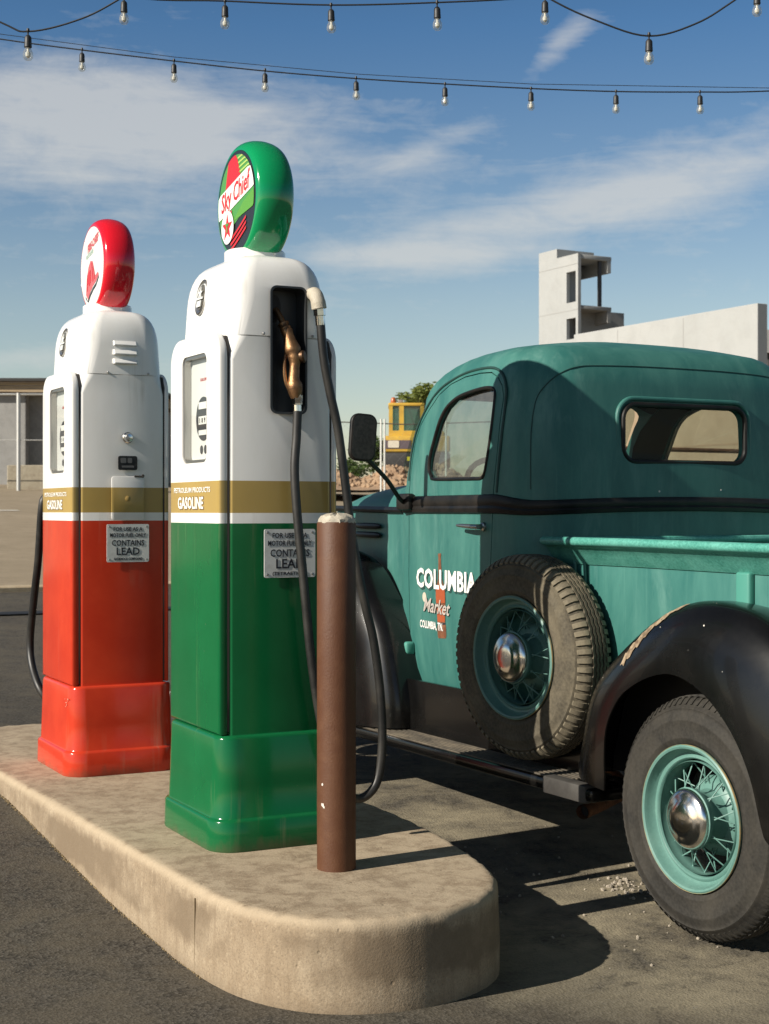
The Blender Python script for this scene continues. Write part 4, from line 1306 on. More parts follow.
# running boards
for sg in (1, -1):
    mb = MB()
    def X(b): return CB + (b - CB) * sg
    def bx(lo, hi, bev=0.0):
        l = (min(X(lo[0]), X(hi[0])), lo[1], lo[2]); h = (max(X(lo[0]), X(hi[0])), hi[1], hi[2]); mb.box(l, h, bev)
    bx((1.150, -.30, .325), (1.39, 1.62, .368), .012)
    rb = mesh_obj('running_board', mb, M_BLACKP, TR)
    mb = MB()
    for k in range(11):
        b = 1.168 + k * .0195
        bx((b, -.12, .366), (b + .012, 1.60, .3735), .002)
    mesh_obj('board_ribs', mb, M_RIB, rb)
    mb = MB(); bx((1.30, -.15, .36), (1.315, 1.40, .58))
    mesh_obj('board_apron', mb, M_BLACKP, rb)
    mb = MB(); bx((1.146, -.27, .318), (1.20, -.03, .376), .006)
    mesh_obj('board_end', mb, mat('worn grey step', rough=.7, build=worn((.060, .056, .05), (.03, .027, .024), 9, .6, .8)), rb)


# wheels
def make_wheel(name, center, outer, yaw=0.0, steer=True, bracket=False):
    """center = (b, a, z) of the outer face plane; outer = -1 when the face looks to -b"""
    c = Vector(center); ax = Vector((outer * math.cos(yaw), -math.sin(yaw), 0))
    def L(prof, mb, n=64, cap=False): mb.lathe(prof, c, ax, n, ref=Vector((0, 0, 1)), cap=cap)
    W = -.165
    mb = MB()
    tyre_prof = [(.214, -.012), (.226, .000), (.234, .002), (.236, .0034), (.240, .0034), (.242, .0028), (.262, .005), (.286, .0045), (.288, .0054), (.292, .0052), (.295, .0038), (.312, -.002), (.322, -.006), (.324, -.0045), (.328, -.008), (.330, -.012), (.344, -.024), (.353, -.034), (.357, -.050), (.358, -.082), (.357, -.115), (.353, -.131), (.344, -.141), (.330, -.153), (.312, -.163), (.285, -.169), (.250, -.169), (.226, -.165), (.214, -.153), (.205, -.082)]
    L(tyre_prof + [tyre_prof[0]], mb, 96)
    w = mb
    tyre_r = 0
    wheel = thing_part(name, c)
    rub = mat('dusty tyre rubber', rough=.85, spec=.25, build=worn((.060, .052, .038), (.125, .106, .072), 7, .75, .9, fine=.3, bmp=.15)) if bracket else M_TYRE
    tyre = mesh_obj('tyre', mb, rub, wheel, 60)
    # tread: zig-zag ribs round the crown and shoulder lugs
    mb = MB(); N = 72
    x0 = Vector((0, 0, 1)); y0 = ax.cross(x0)
    def P(r, h, th): return c + ax * h + (x0 * math.cos(th) + y0 * math.sin(th)) * r
    for hh in (-.058, -.074, -.090, -.106):
        ring0 = []
        for k in range(N * 2):
            th = 2 * PI * k / (N * 2); zz = .0022 * (1 if k % 2 else -1)
            ring0.append([P(.356, hh + zz - .0052, th), P(.3625, hh + zz - .0045, th), P(.3625, hh + zz + .0045, th), P(.356, hh + zz + .0052, th)])
        ring0.append(ring0[0])
        mb.rings(ring0, True, False, False)
    mesh_obj('tread_ribs', mb, rub, tyre, 30)
    for sgn in (0, 1) if bracket else ():
        mb = MB()
        for k in range(N):
            th0 = 2 * PI * (k + .22) / N; th1 = 2 * PI * (k + .78) / N
            def hm(h): return h if not sgn else -.165 - h
            pr_ = [(.356, -.048), (.3615, -.048), (.3595, -.034), (.350, -.020), (.336, -.008), (.330, -.010), (.345, -.026)]
            A_ = [P(r, hm(h), th0) for r, h in pr_]; B_ = [P(r, hm(h), th1) for r, h in pr_]
            mb.rings([A_, B_])
        mesh_obj('shoulder_lugs', mb, M_TREAD, tyre, 30)
    if not bracket:
        for sgn in (0, 1):
            mb = MB()
            for k in range(84):
                th0 = 2 * PI * (k + .30) / 84; th1 = 2 * PI * (k + .62) / 84
                hm = (lambda h: h) if not sgn else (lambda h: -.165 - h)
                pr_ = [(.355, -.040), (.3590, -.046), (.3575, -.034), (.3480, -.0235), (.337, -.0125), (.335, -.016), (.345, -.027)]
                mb.rings([[P(r, hm(h), th0) for r, h in pr_], [P(r, hm(h), th1) for r, h in pr_]])
            mesh_obj('shoulder_bars', mb, M_TYRE, tyre, 30)
    # rim
    mb = MB()
    L([(.214, -.010), (.2165, .0035), (.212, .0065), (.206, .004), (.2025, -.006), (.200, -.020), (.194, -.029), (.187, -.030), (.183, -.026), (.178, -.0245), (.174, -.028), (.172, -.050), (.172, -.075), (.188, -.10), (.205, -.14), (.214, -.155), (.210, -.152), (.198, -.138), (.182, -.10), (.166, -.078), (.166, -.05), (.168, -.030), (.166, -.026)], mb, 72)
    mesh_obj('rim', mb, M_WHEEL, wheel, 45)
    # hub shell, brake drum and cap
    mb = MB()
    L([(.001, -.125), (.118, -.125), (.122, -.118), (.118, -.104), (.108, -.092), (.100, -.084), (.082, -.078), (.076, -.060), (.074, -.040), (.082, -.022), (.091, -.010), (.0925, .002), (.084, .006), (.001, .006)], mb, 48)
    mesh_obj('hub', mb, M_WHEEL, wheel, 45)
    if not bracket:
        mb = MB(); L([(.001, -.170), (.150, -.170), (.160, -.165), (.160, -.130), (.150, -.126), (.001, -.126)], mb, 48)
        mesh_obj('brake_drum', mb, M_FRAME, wheel, 45)
    mb = MB(); L([(.2145, .0015), (.2175, .0045), (.2185, .0035), (.2180, -.002), (.2145, .0015)], mb, 72)
    mesh_obj('rim_edge', mb, mat('worn rim edge', rough=.6, build=worn((.30, .22, .10), (.12, .22, .17), 14, .5, .7)), wheel, 60)
    mb = MB()
    L([(.089, .004), (.0895, .010), (.086, .017), (.081, .021), (.070, .027), (.054, .0315), (.052, .0335), (.034, .0365), (.018, .0378), (.001, .038)], mb, 48)
    cap = mesh_obj('hubcap', mb, M_CHROME, wheel, 60)
    mb = MB()
    vx = x0 * .9 + y0 * .0; sx_ = -y0 if outer < 0 else y0
    b = text_mb('V8', .040, .052, 0, .001, .003)
    for v in b.verts: p = v.co.copy(); v.co = c + ax * (.0372 + p.z - (p.x * p.x + (p.y - .018) ** 2) * 2.2) + (y0 * (-p.x if outer < 0 else -p.x)) + x0 * (p.y - .018)
    mb.add(b)
    mesh_obj('cap_emblem', mb, M_CHROME, cap, smooth=0)
    # wire spokes
    mb = MB(); ns = 20
    for k in range(ns):
        th = 2 * PI * k / ns
        for (h0, r0, h1, r1, d) in ((-.016, .090, -.060, .168, .20), (-.082, .098, -.056, .168, -.26)):
            dd = d if k % 2 else -d
            mb.tube([P(r0, h0, th + dd), P(r1, h1, th)], .0022, 6)
    mesh_obj('wire_spokes', mb, M_WHEEL, wheel, 60)
    if bracket:
        mb = MB(); mb.lathe([(.055, -.126), (.055, -.18), (.05, -.26)], c, ax, 24)
        mesh_obj('spare_mount', mb, M_FRAME, wheel)
    return wheel


def thing_part(name, c):
    """an Empty part of the truck (a wheel) that carries its own pieces"""
    o = bpy.data.objects.new(name, None); C.objects.link(o); o.parent = TR; o.empty_display_size = .05
    return o


GF = .10
make_wheel('rear_wheel', (1.157, -.772, .3605), -1)
make_wheel('rear_wheel', (2 * CB - 1.157, -.772, .3605), 1)
make_wheel('front_wheel', (1.157, 2.18, .3605 + GF), -1)
make_wheel('front_wheel', (2 * CB - 1.157, 2.18, .3605 + GF), 1)
make_wheel('spare_wheel', (1.160, .172, .757), -1, yaw=R(5.5), bracket=True)

# cargo bed
mb = MB()
for sg in (1, -1):
    x = lambda b: CB + (b - CB) * sg
    mb.box((min(x(1.36), x(1.385)), -1.75, .62), (max(x(1.36), x(1.385)), .165, 1.095), .004)
mb.box((1.386, .135, .62), (2 * CB - 1.386, .163, 1.12), .004)
mb.box((1.387, -1.74, .70), (2 * CB - 1.387, .133, .73))
bed = mesh_obj('cargo_bed', mb, M_TEAL, TR)
mb = MB(); mb.box((1.388, -1.775, .66), (2 * CB - 1.388, -1.75, 1.10), .005)
mesh_obj('tailgate', mb, M_TEAL, TR)
for sg in (1, -1):
    x = lambda b: CB + (b - CB) * sg
    mb = MB(); rs = []
    for a in (.175, .165, -.3, -.9, -1.5, -1.76):
        e = .006 if a > .17 else 0
        prof = [(1.388, 1.090), (1.355, 1.086), (1.325, 1.118), (1.302, 1.146), (1.290, 1.1515), (1.281, 1.154), (1.2755, 1.160), (1.274, 1.167), (1.2755, 1.174), (1.281, 1.180), (1.290, 1.1825), (1.299, 1.180), (1.305, 1.172), (1.306, 1.150), (1.330, 1.124), (1.357, 1.096), (1.388, 1.098)]
        rs.append([Vector((x(b + e), a, z - (a < -.5) * .004)) for b, z in prof])
    mb.rings(rs)
    rail = mesh_obj('bed_rail', mb, mat('scuffed teal paint', rough=.42, build=worn((.040, .21, .165), (.10, .33, .27), 9, .35, .55, fine=.5, lo=.4, hi=.7)), TR, 40)
    for a in (-.80, -1.5):
        mb = MB(); l, h = sorted((x(1.335), x(1.362))); mb.box((l, a - .030, .64), (h, a + .030, 1.088), .008, 3)
        mesh_obj('stake_pocket', mb, mat('rust streaked teal', rough=.55, build=worn((.055, .24, .19), (.20, .10, .05), 10, .45, .8, lo=.60, hi=.68, stretch=(1, 1, .35))), bed)
    for a in (.06, .005):
        mb = MB(); mb.tube([(x(1.35), a, 1.12), (x(1.352), a - .004, 1.02)], .006, 6)
        mesh_obj('rail_bracket', mb, M_TEAL, rail)
mb = MB(); mb.tube([(1.30, .170, 1.166), (2 * CB - 1.30, .170, 1.166)], .014, 10)
mesh_obj('headboard_rail', mb, MATS['scuffed teal paint'], bed)
# chassis, axles and exhaust
mb = MB()
for b in (1.60, 2.30): mb.box((b - .035, -1.7, .42), (b + .035, 2.6, .54), .006)
for a in (-1.6, .0, 1.2, 2.4): mb.box((1.60, a - .04, .44), (2.30, a + .04, .52))
mb.tube([(1.26, -.787, .36), (2.64, -.787, .36)], .042, 12); mb.lathe([(.05, -.12), (.13, -.06), (.15, 0), (.13, .06), (.05, .12)], (CB, -.787, .36), (0, 1, 0), 20)
mb.tube([(1.26, 2.18, .46), (2.64, 2.18, .46)], .035, 12)
mb.box((1.40, .18, .47), (2.50, 1.30, .545)); mb.tube([(CB, -.7, .38), (CB, 1.2, .44)], .035, 10)
mb.box((1.42, -1.1, .47), (1.47, -.45, .51)); mb.box((2.43, -1.1, .47), (2.48, -.45, .51))
mesh_obj('chassis', mb, M_FRAME, TR)
mb = MB()
p0 = [(1.80, 1.0, .33), (1.80, .5, .27), (1.75, .30, .222), (1.62, .215, .207), (1.42, .108, .200)]
pts = smooth_path(p0, 5)
T_ = []
mb.tube(pts, .026, 16, cap=False); mb.tube(pts, .022, 16, cap=False)
mesh_obj('exhaust_pipe', mb, M_RUST, TR)
mb = MB(); mb.tube([pts[-2], pts[-3]], .0215, 16); mesh_obj('exhaust_bore', mb, M_DARK, TR)

# door mirror on its arm
mb = MB()
mp = Vector((1.035, 1.045, 1.565))
mb.tube(smooth_path([(1.345, 1.23, 1.300), (1.29, 1.20, 1.325), (1.20, 1.145, 1.40), (1.075, 1.07, 1.475), (1.045, 1.055, 1.50)], 4), .0095, 10)
mb.box((1.315, 1.17, 1.275), (1.352, 1.28, 1.345), .012)
arm = mesh_obj('mirror_arm', mb, M_TRIM, TR)


def mirror_frame(p):     # tilt and turn the head
    q = Matrix.Rotation(R(-4), 3, 'Z') @ Matrix.Rotation(R(4), 3, 'Y') @ Vector(p)
    return mp + q


mb = MB(); mb.prism(rrect(0, 0, .114, .190, .036, 8), 1, -.008, .016, .007, 3); mb.map(mirror_frame)
mh = mesh_obj('mirror_head', mb, M_TRIM, TR)
mb = MB(); mb.prism(rrect(0, 0, .098, .174, .029, 8), 1, -.0098, -.0088); mb.map(mirror_frame)
mesh_obj('mirror_glass', mb, mat('dark reflection mirror', (.035, .037, .036), .35, .4, build=worn((.030, .032, .031), (.060, .060, .055), 60, .3, .55)), mh, smooth=0)  # dark reflected surroundings are put into the glass colour

# ---------------------------------------------------------------- loose gravel by the rear tyre
mb = MB(); rnd = random.Random(3)
for i in range(150):
    if i < 60: b, a = rnd.gauss(1.40, .06), rnd.gauss(-.17, .06)
    else: b, a = rnd.uniform(.8, 1.9), rnd.uniform(-.9, .6)
    s = rnd.uniform(.003, .009) if i < 60 else rnd.uniform(.002, .006)
    g = bmesh.new(); bmesh.ops.create_icosphere(g, subdivisions=1, radius=s)
    for v in g.verts: v.co = v.co * rnd.uniform(.65, 1.2)
    mb.add(g, Matrix.Translation((b, a, ground_z(b, a) + s * .4)))
prop(mesh_obj('gravel', mb, mat('pale pebbles', rough=.85, build=worn((.38, .33, .26), (.24, .21, .17), 60, .8, .9)), smooth=0), 'pale loose pebbles scattered on the asphalt by the rear tyre', kind='stuff')
# sand and leaf litter in the angle of the island
mb = MB(); ol = island_outline()
for i in range(900):
    k = rnd.uniform(0, 1) ** .8
    a = -.42 + 2.5 * k; b = -.2435 - abs(rnd.gauss(0, .006)) * (1 if math.sin(a * 9) + math.sin(a * 23) > -.3 else .3)
    s = rnd.uniform(.0008, .0032)
    g = bmesh.new(); bmesh.ops.create_icosphere(g, subdivisions=1, radius=s)
    for v in g.verts: v.co = v.co * rnd.uniform(.6, 1.25)
    mb.add(g, Matrix.Translation((b, a, ground_z(b, a) + s * .4)))
prop(mesh_obj('grit', mb, mat('dry grit', rough=.9, build=worn((.30, .22, .11), (.07, .055, .035), 90, .85, .95)), smooth=0), 'dry grit and leaf litter along the foot of the concrete island', kind='stuff')


# ---------------------------------------------------------------- festoon lights
def px(x, y, Y): return Vector(((x - 384.5) / 1500 * Y, Y, 1.272 + (511 - y) / 1500 * Y))


def festoon(name, label, wire, bulbs, Y0, k, cable=None):
    base = px(384, wire[len(wire) // 2][1], Y0)
    t = thing(name, label, 'string lights', tuple(base), site=False, group='strings of bare bulbs overhead')
    mb = MB(); mb.tube(smooth_path([px(x, y, Y0 * (1 + .0 * x)) for x, y in wire], 6), .0042 * k, 8)
    mesh_obj('cable', mb, M_WIRE, t)
    if cable:
        mb = MB(); mb.tube([px(x, y, Y0 + .01) for x, y in cable], .0020 * k, 6); mesh_obj('support_wire', mb, M_WIRE, t)
    for x, y, tilt in bulbs:
        p = px(x, y, Y0); d = Vector((tilt, 0, -1)).normalized()
        mb = MB(); mb.lathe([(.006 * k, -.006), (.008 * k, .004), (.004 * k, .010), (.0035 * k, .022 * k), (.010 * k, .026 * k), (.0155 * k, .034 * k), (.0165 * k, .060 * k), (.0175 * k, .078 * k), (.015 * k, .080 * k)], p, d, 14)
        s = mesh_obj('bulb_socket', mb, mat('black socket', (.018, .018, .018), .5), t)
        mb = MB(); mb.lathe([(.0125 * k, .078 * k), (.0135 * k, .085 * k), (.021 * k, .101 * k), (.0235 * k, .113 * k), (.0215 * k, .126 * k), (.013 * k, .136 * k), (.002 * k, .139 * k)], p, d, 18)
        bo = mesh_obj('glass_bulb', mb, M_BULB, s)
        mb = MB(); mb.lathe([(.006 * k, .080 * k), (.005 * k, .095 * k), (.012 * k, .106 * k), (.011 * k, .120 * k), (.002 * k, .128 * k)], p, d, 10)
        mesh_obj('filament', mb, M_FILAMENT, bo)
    return t


festoon('string_light', 'lowest string of bare bulbs, with a thin support wire, sagging under the others',
        [(-900, -190), (-500, -75), (-160, 14), (0, 39), (82, 50), (174, 61), (265, 71), (356, 78.5), (445, 84), (531, 88.5), (616, 91.5), (700, 92), (769, 91), (950, 82), (1300, 35), (1700, -60)],
        [(82, 49, 0), (174, 60, 0), (265, 69.5, 0), (356, 77.5, .02), (445, 83.5, 0), (531, 88, 0), (616, 91, 0), (700, 91.5, .01), (-12, 35.5, 0), (784, 90, 0)], 8.0, .87, [(-160, 12), (0, 34), (174, 57), (356, 74), (531, 84), (769, 88), (950, 80)])
festoon('string_light', 'upper string of bare bulbs hanging almost level along the top edge of the view',
        [(-900, -260), (-400, -120), (0, -38), (124, -4), (225, 1), (331, 5), (437, 2.5), (545, -3), (757, -18), (1000, -60), (1400, -170)],
        [(124, -4, 0), (225, .5, 0), (331, 4.5, .02), (437, 2, .02), (545, -4, 0), (757, -12, 0)], 6.4, .88)
festoon('string_light', 'nearest string of bare bulbs, dipping in deep loops between its hangers',
        [(-700, -330), (-300, -150), (-110, -30), (0, 22), (28, 31.5), (75, 21), (118, 0), (210, -60), (330, -95), (460, -60), (545, -4), (600, 22), (649, 36), (695, 24), (735, 0), (820, -60), (1100, -240)],
        [(28, 30, 0), (649, 34, .0)], 6.1, .90)

# ---------------------------------------------------------------- background
M_WCONC = mat('white precast concrete', rough=.85, build=concrete((.36, .37, .365), (.39, .395, .385), (.335, .34, .33), .35, .08))
M_GCONC = mat('grey precast concrete', rough=.9, build=concrete((.27, .265, .255), (.31, .305, .29), (.23, .225, .215), .5, .12))
M_BEIGE = mat('beige block wall', rough=.9, build=concrete((.27, .195, .13), (.30, .225, .15), (.245, .17, .11), .5, .08))
M_GALV = mat('galvanised steel', (.48, .48, .46), .5, .6)


def W(b, a): return ORG + U * a + V * b


# white stair tower under construction: near corner at pixel 578
tw = thing('stair_tower', 'white unfinished concrete stair tower with open floors standing beyond the truck cab', 'tower', (20.0, 32.0, 2.0))
def tower():
    cor = px(578, 253, 48.0)                      # near top corner
    d = cor - ORG; b0 = d.dot(V); a0 = d.dot(U); zt = cor.z
    def zy(y): return 1.272 + (511 - y) / 1500 * 48.0
    L = 2.17                                      # length of the sunlit flank
    mb = MB()
    th = .12
    # flank wall with openings left between pieces (a0 .. a0+L), stepped top
    rows = [(1.2, zy(338), []), (zy(338), zy(317), [(.12, .62)]), (zy(317), zy(301), []), (zy(301), zy(270), [(.12, .62)]), (zy(270), zt, [])]
    for z0, z1, holes in rows:
        xs = [0] + [q for h in holes for q in h] + [1.15]
        for i in range(0, len(xs), 2):
            mb.box((b0, a0 + xs[i] , z0), (b0 + th, a0 + xs[i + 1], z1))
    mb.box((b0, a0 + 1.152, 1.2), (b0 + th, a0 + L, zy(243.5)))
    mb.box((b0 + th + .002, a0 + L - .3, 1.2), (b0 + 1.5, a0 + L, zy(243.5)))
    mb.box((b0 + th + .002, a0 + 1.152, zy(258)), (b0 + 1.5, a0 + 1.35, zy(243.5)))
    mesh_obj('tower_wall', mb, M_WCONC, tw)
    mb = MB()
    for z in (zy(263), zy(309)): mb.box((b0 - .006, a0 + .01, z - .012), (b0 + .004, a0 + L - .01, z + .012))
    mesh_obj('panel_joint', mb, mat('pale joint', (.31, .31, .30), .9), tw)
    for y0, y1 in ((253.5, 258.0), (304.5, 308.5)):
        mb = MB(); mb.box((b0 + th + .003, a0 + .02, zy(y1)), (b0 + 1.36, a0 + L - .32, zy(y0)), .02)
        mb.box((b0 + 1.20, a0 + .03, zy(y1 + 12)), (b0 + 1.34, a0 + L - .33, zy(y1)), 0)
        mb.box((b0 + th + .003, a0 + .9, zy(y1 + 46)), (b0 + .62, a0 + L - .34, zy(y1)), 0)
        mesh_obj('floor_slab', mb, M_GCONC if y0 > 300 else M_WCONC, tw)
    mb = MB(); mb.box((b0 + .92, a0 + .10, zy(304.5)), (b0 + 1.02, a0 + .2, zy(258)))
    mesh_obj('steel_column', mb, mat('dark steel post', (.05, .05, .055), .6), tw)
    mb = MB(); mb.box((b0 + .5, a0 + .7, 1.2), (b0 + 2.4, a0 + 1.6, zy(306)))
    mesh_obj('lower_block', mb, M_GCONC, tw)


tower()


def side_wall():
    top = px(757.5, 303, 28.0); d = top - ORG; b0 = d.dot(V); a0 = d.dot(U)
    o = MB(); o.box((b0, a0, 1.0), (b0 + .25, a0 + 5.75, top.z), .01, 1)
    w = thing('precast_wall', 'long white concrete wall panel running away behind the truck roof, right of the tower', 'wall', (b0, a0, 1.4))
    mesh_obj('wall_panel', o, M_WCONC, w)
    o = MB()
    for k in range(1, 3): o.box((b0 - .004, a0 + k * 2.1 - .012, 1.0), (b0 + .1, a0 + k * 2.1 + .012, top.z - .05))
    mesh_obj('panel_joint', o, mat('pale joint', (.31, .31, .30), .9), w)
    # dark building beyond its near end
    g = thing('dark_building', 'low dark grey building at the right edge beyond the white wall', 'building', (16, 38, 1.4), site=False)
    o = MB(); o.box((9.2, 36, 1.0), (24, 44, 5.05))
    mesh_obj('wall', o, mat('dark cladding', (.06, .058, .055), .7), g)
    o = MB(); o.box((9.0, 35.8, 5.053), (24.2, 44.2, 5.6))
    mesh_obj('roof', o, M_GCONC, g)


side_wall()


def beige_wall():
    # runs alongside the white wall, nearer; seen through the cab's windows
    a0, b0 = 9.76, 11.14
    w = thing('beige_wall', 'beige rendered wall beyond the truck, seen through its back window', 'wall', (b0, a0, .6))
    o = MB(); o.box((b0, a0 - 6, .1), (b0 + .3, a0 + 1.45, 2.75), .01, 1); o.box((b0 + .05, a0 + 1.453, .1), (b0 + .3, a0 + 3.6, 2.75), .01, 1)
    mesh_obj('wall_panel', o, M_BEIGE, w)
    o = MB()
    o.box((b0 - .004, a0 - 6, 2.10), (b0 + .05, a0 + 1.44, 2.122)); o.box((b0 + .046, a0 + 1.456, 1.55), (b0 + .1, a0 + 3.6, 1.57))
    mesh_obj('wall_joint', o, mat('beige joint', (.25, .17, .11), .9), w)
    r = thing('pipe_railing', 'rusty brown pipe railing standing in front of the beige wall', 'railing', (8.5, 7.0, .6))
    a1 = 7.0; zt = 1.86
    mb = MB(); mb.tube([(6.1, a1, zt), (10.9, a1, zt)], .022, 8); mesh_obj('rail', mb, M_RUST, r)
    mb = MB(); mb.tube([(6.1, a1, zt - .45), (10.9, a1, zt - .45)], .016, 8); mesh_obj('rail', mb, M_RUST, r)
    for b in (6.2, 7.45, 8.6, 9.75, 10.85):
        mb = MB(); mb.tube([(b, a1 - .01, ground_z(b, a1) - .05), (b, a1 - .01, zt)], .022, 8); mesh_obj('post', mb, M_RUST, r)


beige_wall()


def left_building():
    Y = 40.0
    b = thing('warehouse', 'long low grey concrete building with a dark flat roof edge behind the red pump', 'building', (-14, 40.3, 1.9), site=False)
    o = MB()
    zr = 1.272 + (511 - 393) / 1500 * Y
    x1 = (25.5 - 384.5) / 1500 * Y
    o.box((-40, Y + .0, 1.0), (x1, Y + 9, zr)); o.box((x1 + .003, Y + .45, 1.0), (-6.8, Y + 9, zr))
    mesh_obj('wall', o, M_GCONC, b)
    o = MB()
    for k in range(12): o.box((x1 - 2.6 * k - .015, Y - .006, 1.0), (x1 - 2.6 * k + .012, Y + .05, zr - .02))
    mesh_obj('panel_joint', o, mat('grey joint', (.12, .115, .11), .9), b)
    o = MB(); o.box((-40.1, Y - .25, zr + .003), (-6.6, Y + 9.2, zr + .28))
    mesh_obj('fascia', o, mat('tan fascia', rough=.85, build=concrete((.36, .27, .17), (.40, .31, .20), (.31, .23, .14), .6, .05)), b)
    o = MB(); o.box((-40.2, Y - .45, zr + .283), (-6.4, Y + 9.3, zr + .36))
    mesh_obj('roof_edge', o, mat('dark roof edge', (.03, .028, .026), .7), b)
    # short concrete barrier in front
    Yb = 37.5
    w = thing('concrete_barrier', 'short weathered concrete barrier at the foot of the grey warehouse', 'barrier', ((20 - 384.5) / 1500 * Yb, Yb, 1.8), site=False)
    o = MB(); xa = (7 - 384.5) / 1500 * Yb
    zt = 1.272 + (511 - 465) / 1500 * Yb
    o.box((xa, Yb, 1.2), (xa + 3.2, Yb + .4, zt), .02, 1)
    mesh_obj('block', o, mat('stained barrier concrete', rough=.9, build=concrete((.30, .26, .19), (.36, .32, .24), (.22, .18, .13), 1.5, .2)), w)
    # chain link fence in front of the building
    f = thing('chain_link_fence', 'tall chain link fence on thin galvanised posts in front of the grey warehouse', 'fence', (-10, 36.6, 1.8), site=False)
    Yf = 36.6
    zt = 1.272 + (511 - 393) / 1500 * Yf; zb = 1.85
    for k in range(-4, 4):
        x = (18.5 - 384.5) / 1500 * Yf + k * 3.0
        if x > -6.9: continue
        o = MB(); o.cyl((x, Yf, 1.3), (x, Yf, zt), .05, n=10); mesh_obj('post', o, M_GALV, f)
    o = MB(); o.tube([(-24, Yf, zt - .03), (-7.2, Yf, zt - .03)], .03, 8)
    o.tube([(-24, Yf, zt - 1.15), (-7.2, Yf, zt - 1.15)], .012, 6)
    mesh_obj('top_rail', o, M_GALV, f)
    o = MB()
    r2 = random.Random(4)
    for j in range(4):
        p = [(-24 + i * .35, Yf - .05 - j * .05, zt + .02 + j * .07 + r2.uniform(-.015, .015)) for i in range(49)]
        o.tube(p, .008, 4)
    mesh_obj('barbed_wire', o, mat('rusty wire', (.07, .06, .05), .8), f)
    mesh_net(f, -24, -7.2, Yf + .03, zb - .1, zt - .05, .24, .001)


def mesh_net(parent, x0, x1, Y, z0, z1, s, r):
    """diamond wire mesh of a fence as thin four sided wires"""
    mb = MB(); h = z1 - z0; n = int((x1 - x0 + h) / s)
    for k in range(n):
        for d in (1, -1):
            xs = x0 - h + k * s if d == 1 else x0 + k * s
            pa = Vector((xs, Y, z0)); pb = Vector((xs + h * d, Y, z1)) if d == 1 else Vector((xs - h, Y, z1))
            # clip to the fence ends
            (xa, za), (xb, zb_) = (pa.x, pa.z), (pb.x, pb.z)
            if xa > xb: xa, za, xb, zb_ = xb, zb_, xa, za
            if xb <= x0 or xa >= x1: continue
            sl = (zb_ - za) / (xb - xa)
            if xa < x0: za += sl * (x0 - xa); xa = x0
            if xb > x1: zb_ -= sl * (xb - x1); xb = x1
            if xb - xa < .05: continue
            mb.tube([(xa, Y + d * .004, za), (xb, Y + d * .004, zb_)], r, 3, cap=False)
    return mesh_obj('wire_mesh', mb, mat('fence wire', (.35, .35, .34), .5, .6), parent, smooth=0)


left_building()


def right_fence():
    Yf = 33.0
    f = thing('chain_link_fence', 'chain link fence with slim white posts between the truck hood and the yellow digger', 'fence', (0, Yf, 1.8), site=False)
    zt = 1.272 + (511 - 419) / 1500 * Yf
    for pxl in (300, 381, 384.6, 446, 510):
        x = (pxl - 384.5) / 1500 * Yf
        o = MB(); o.cyl((x, Yf, 1.3), (x, Yf, zt), .022, n=10); mesh_obj('post', o, mat('pale post', (.62, .62, .58), .5, .2), f)
    o = MB(); o.tube([(-2.2, Yf, zt - .02), (.5, Yf, zt - .12), (3.6, Yf, zt - .02)], .014, 6)
    mesh_obj('top_wire', o, mat('rusty wire'), f)
    mesh_net(f, -2.2, 3.6, Yf + .03, 1.6, zt - .05, .24, .001)


right_fence()


def rubble():
    Yc = 38.0
    mb = MB(); r2 = random.Random(11)
    base = []
    nx, ny = 60, 16
    def hz(i, j):
        x = -2.6 + 8.0 * i / nx; y = Yc - 2.2 + 4.4 * j / ny
        env = math.exp(-((y - Yc) / 1.3) ** 2)
        return x, y, 1.75 + env * (.50 + .12 * math.sin(x * 1.9) + .10 * math.sin(x * 4.7 + 1) + .05 * math.sin(x * 9 + y * 5)) * (1 if x > -1.6 else max(0, (x + 2.6)))
    g = [[mb.bm.verts.new(hz(i, j)) for i in range(nx + 1)] for j in range(ny + 1)]
    for j in range(ny):
        for i in range(nx): mb._f([g[j][i], g[j][i + 1], g[j + 1][i + 1], g[j + 1][i]])
    for k in range(900):
        x = r2.uniform(-2.0, 5.0); y = Yc + r2.uniform(-1.5, .6)
        env = math.exp(-((y - Yc) / 1.3) ** 2)
        z = 1.75 + env * (.50 + .12 * math.sin(x * 1.9) + .10 * math.sin(x * 4.7 + 1)) * (1 if x > -1.6 else max(0, (x + 2.6)))
        s = r2.uniform(.03, .13)
        b = bmesh.new(); bmesh.ops.create_icosphere(b, subdivisions=1, radius=s)
        for v in b.verts: v.co = Vector((v.co.x * r2.uniform(.7, 1.2), v.co.y * r2.uniform(.7, 1.2), v.co.z * r2.uniform(.6, 1.1)))
        mb.add(b, Matrix.Translation((x, y, z)))
    o = mesh_obj('rubble_heap', mb, mat('clay rubble', rough=.95, build=worn((.36, .245, .15), (.22, .14, .085), 2.5, .9, 1.0, fine=.3, bmp=.4)), smooth=0, base=(1.0, Yc, 1.8), site=False)
    prop(o, 'heap of broken orange clay and stones behind the truck hood', 'rubble heap', kind='stuff')


rubble()


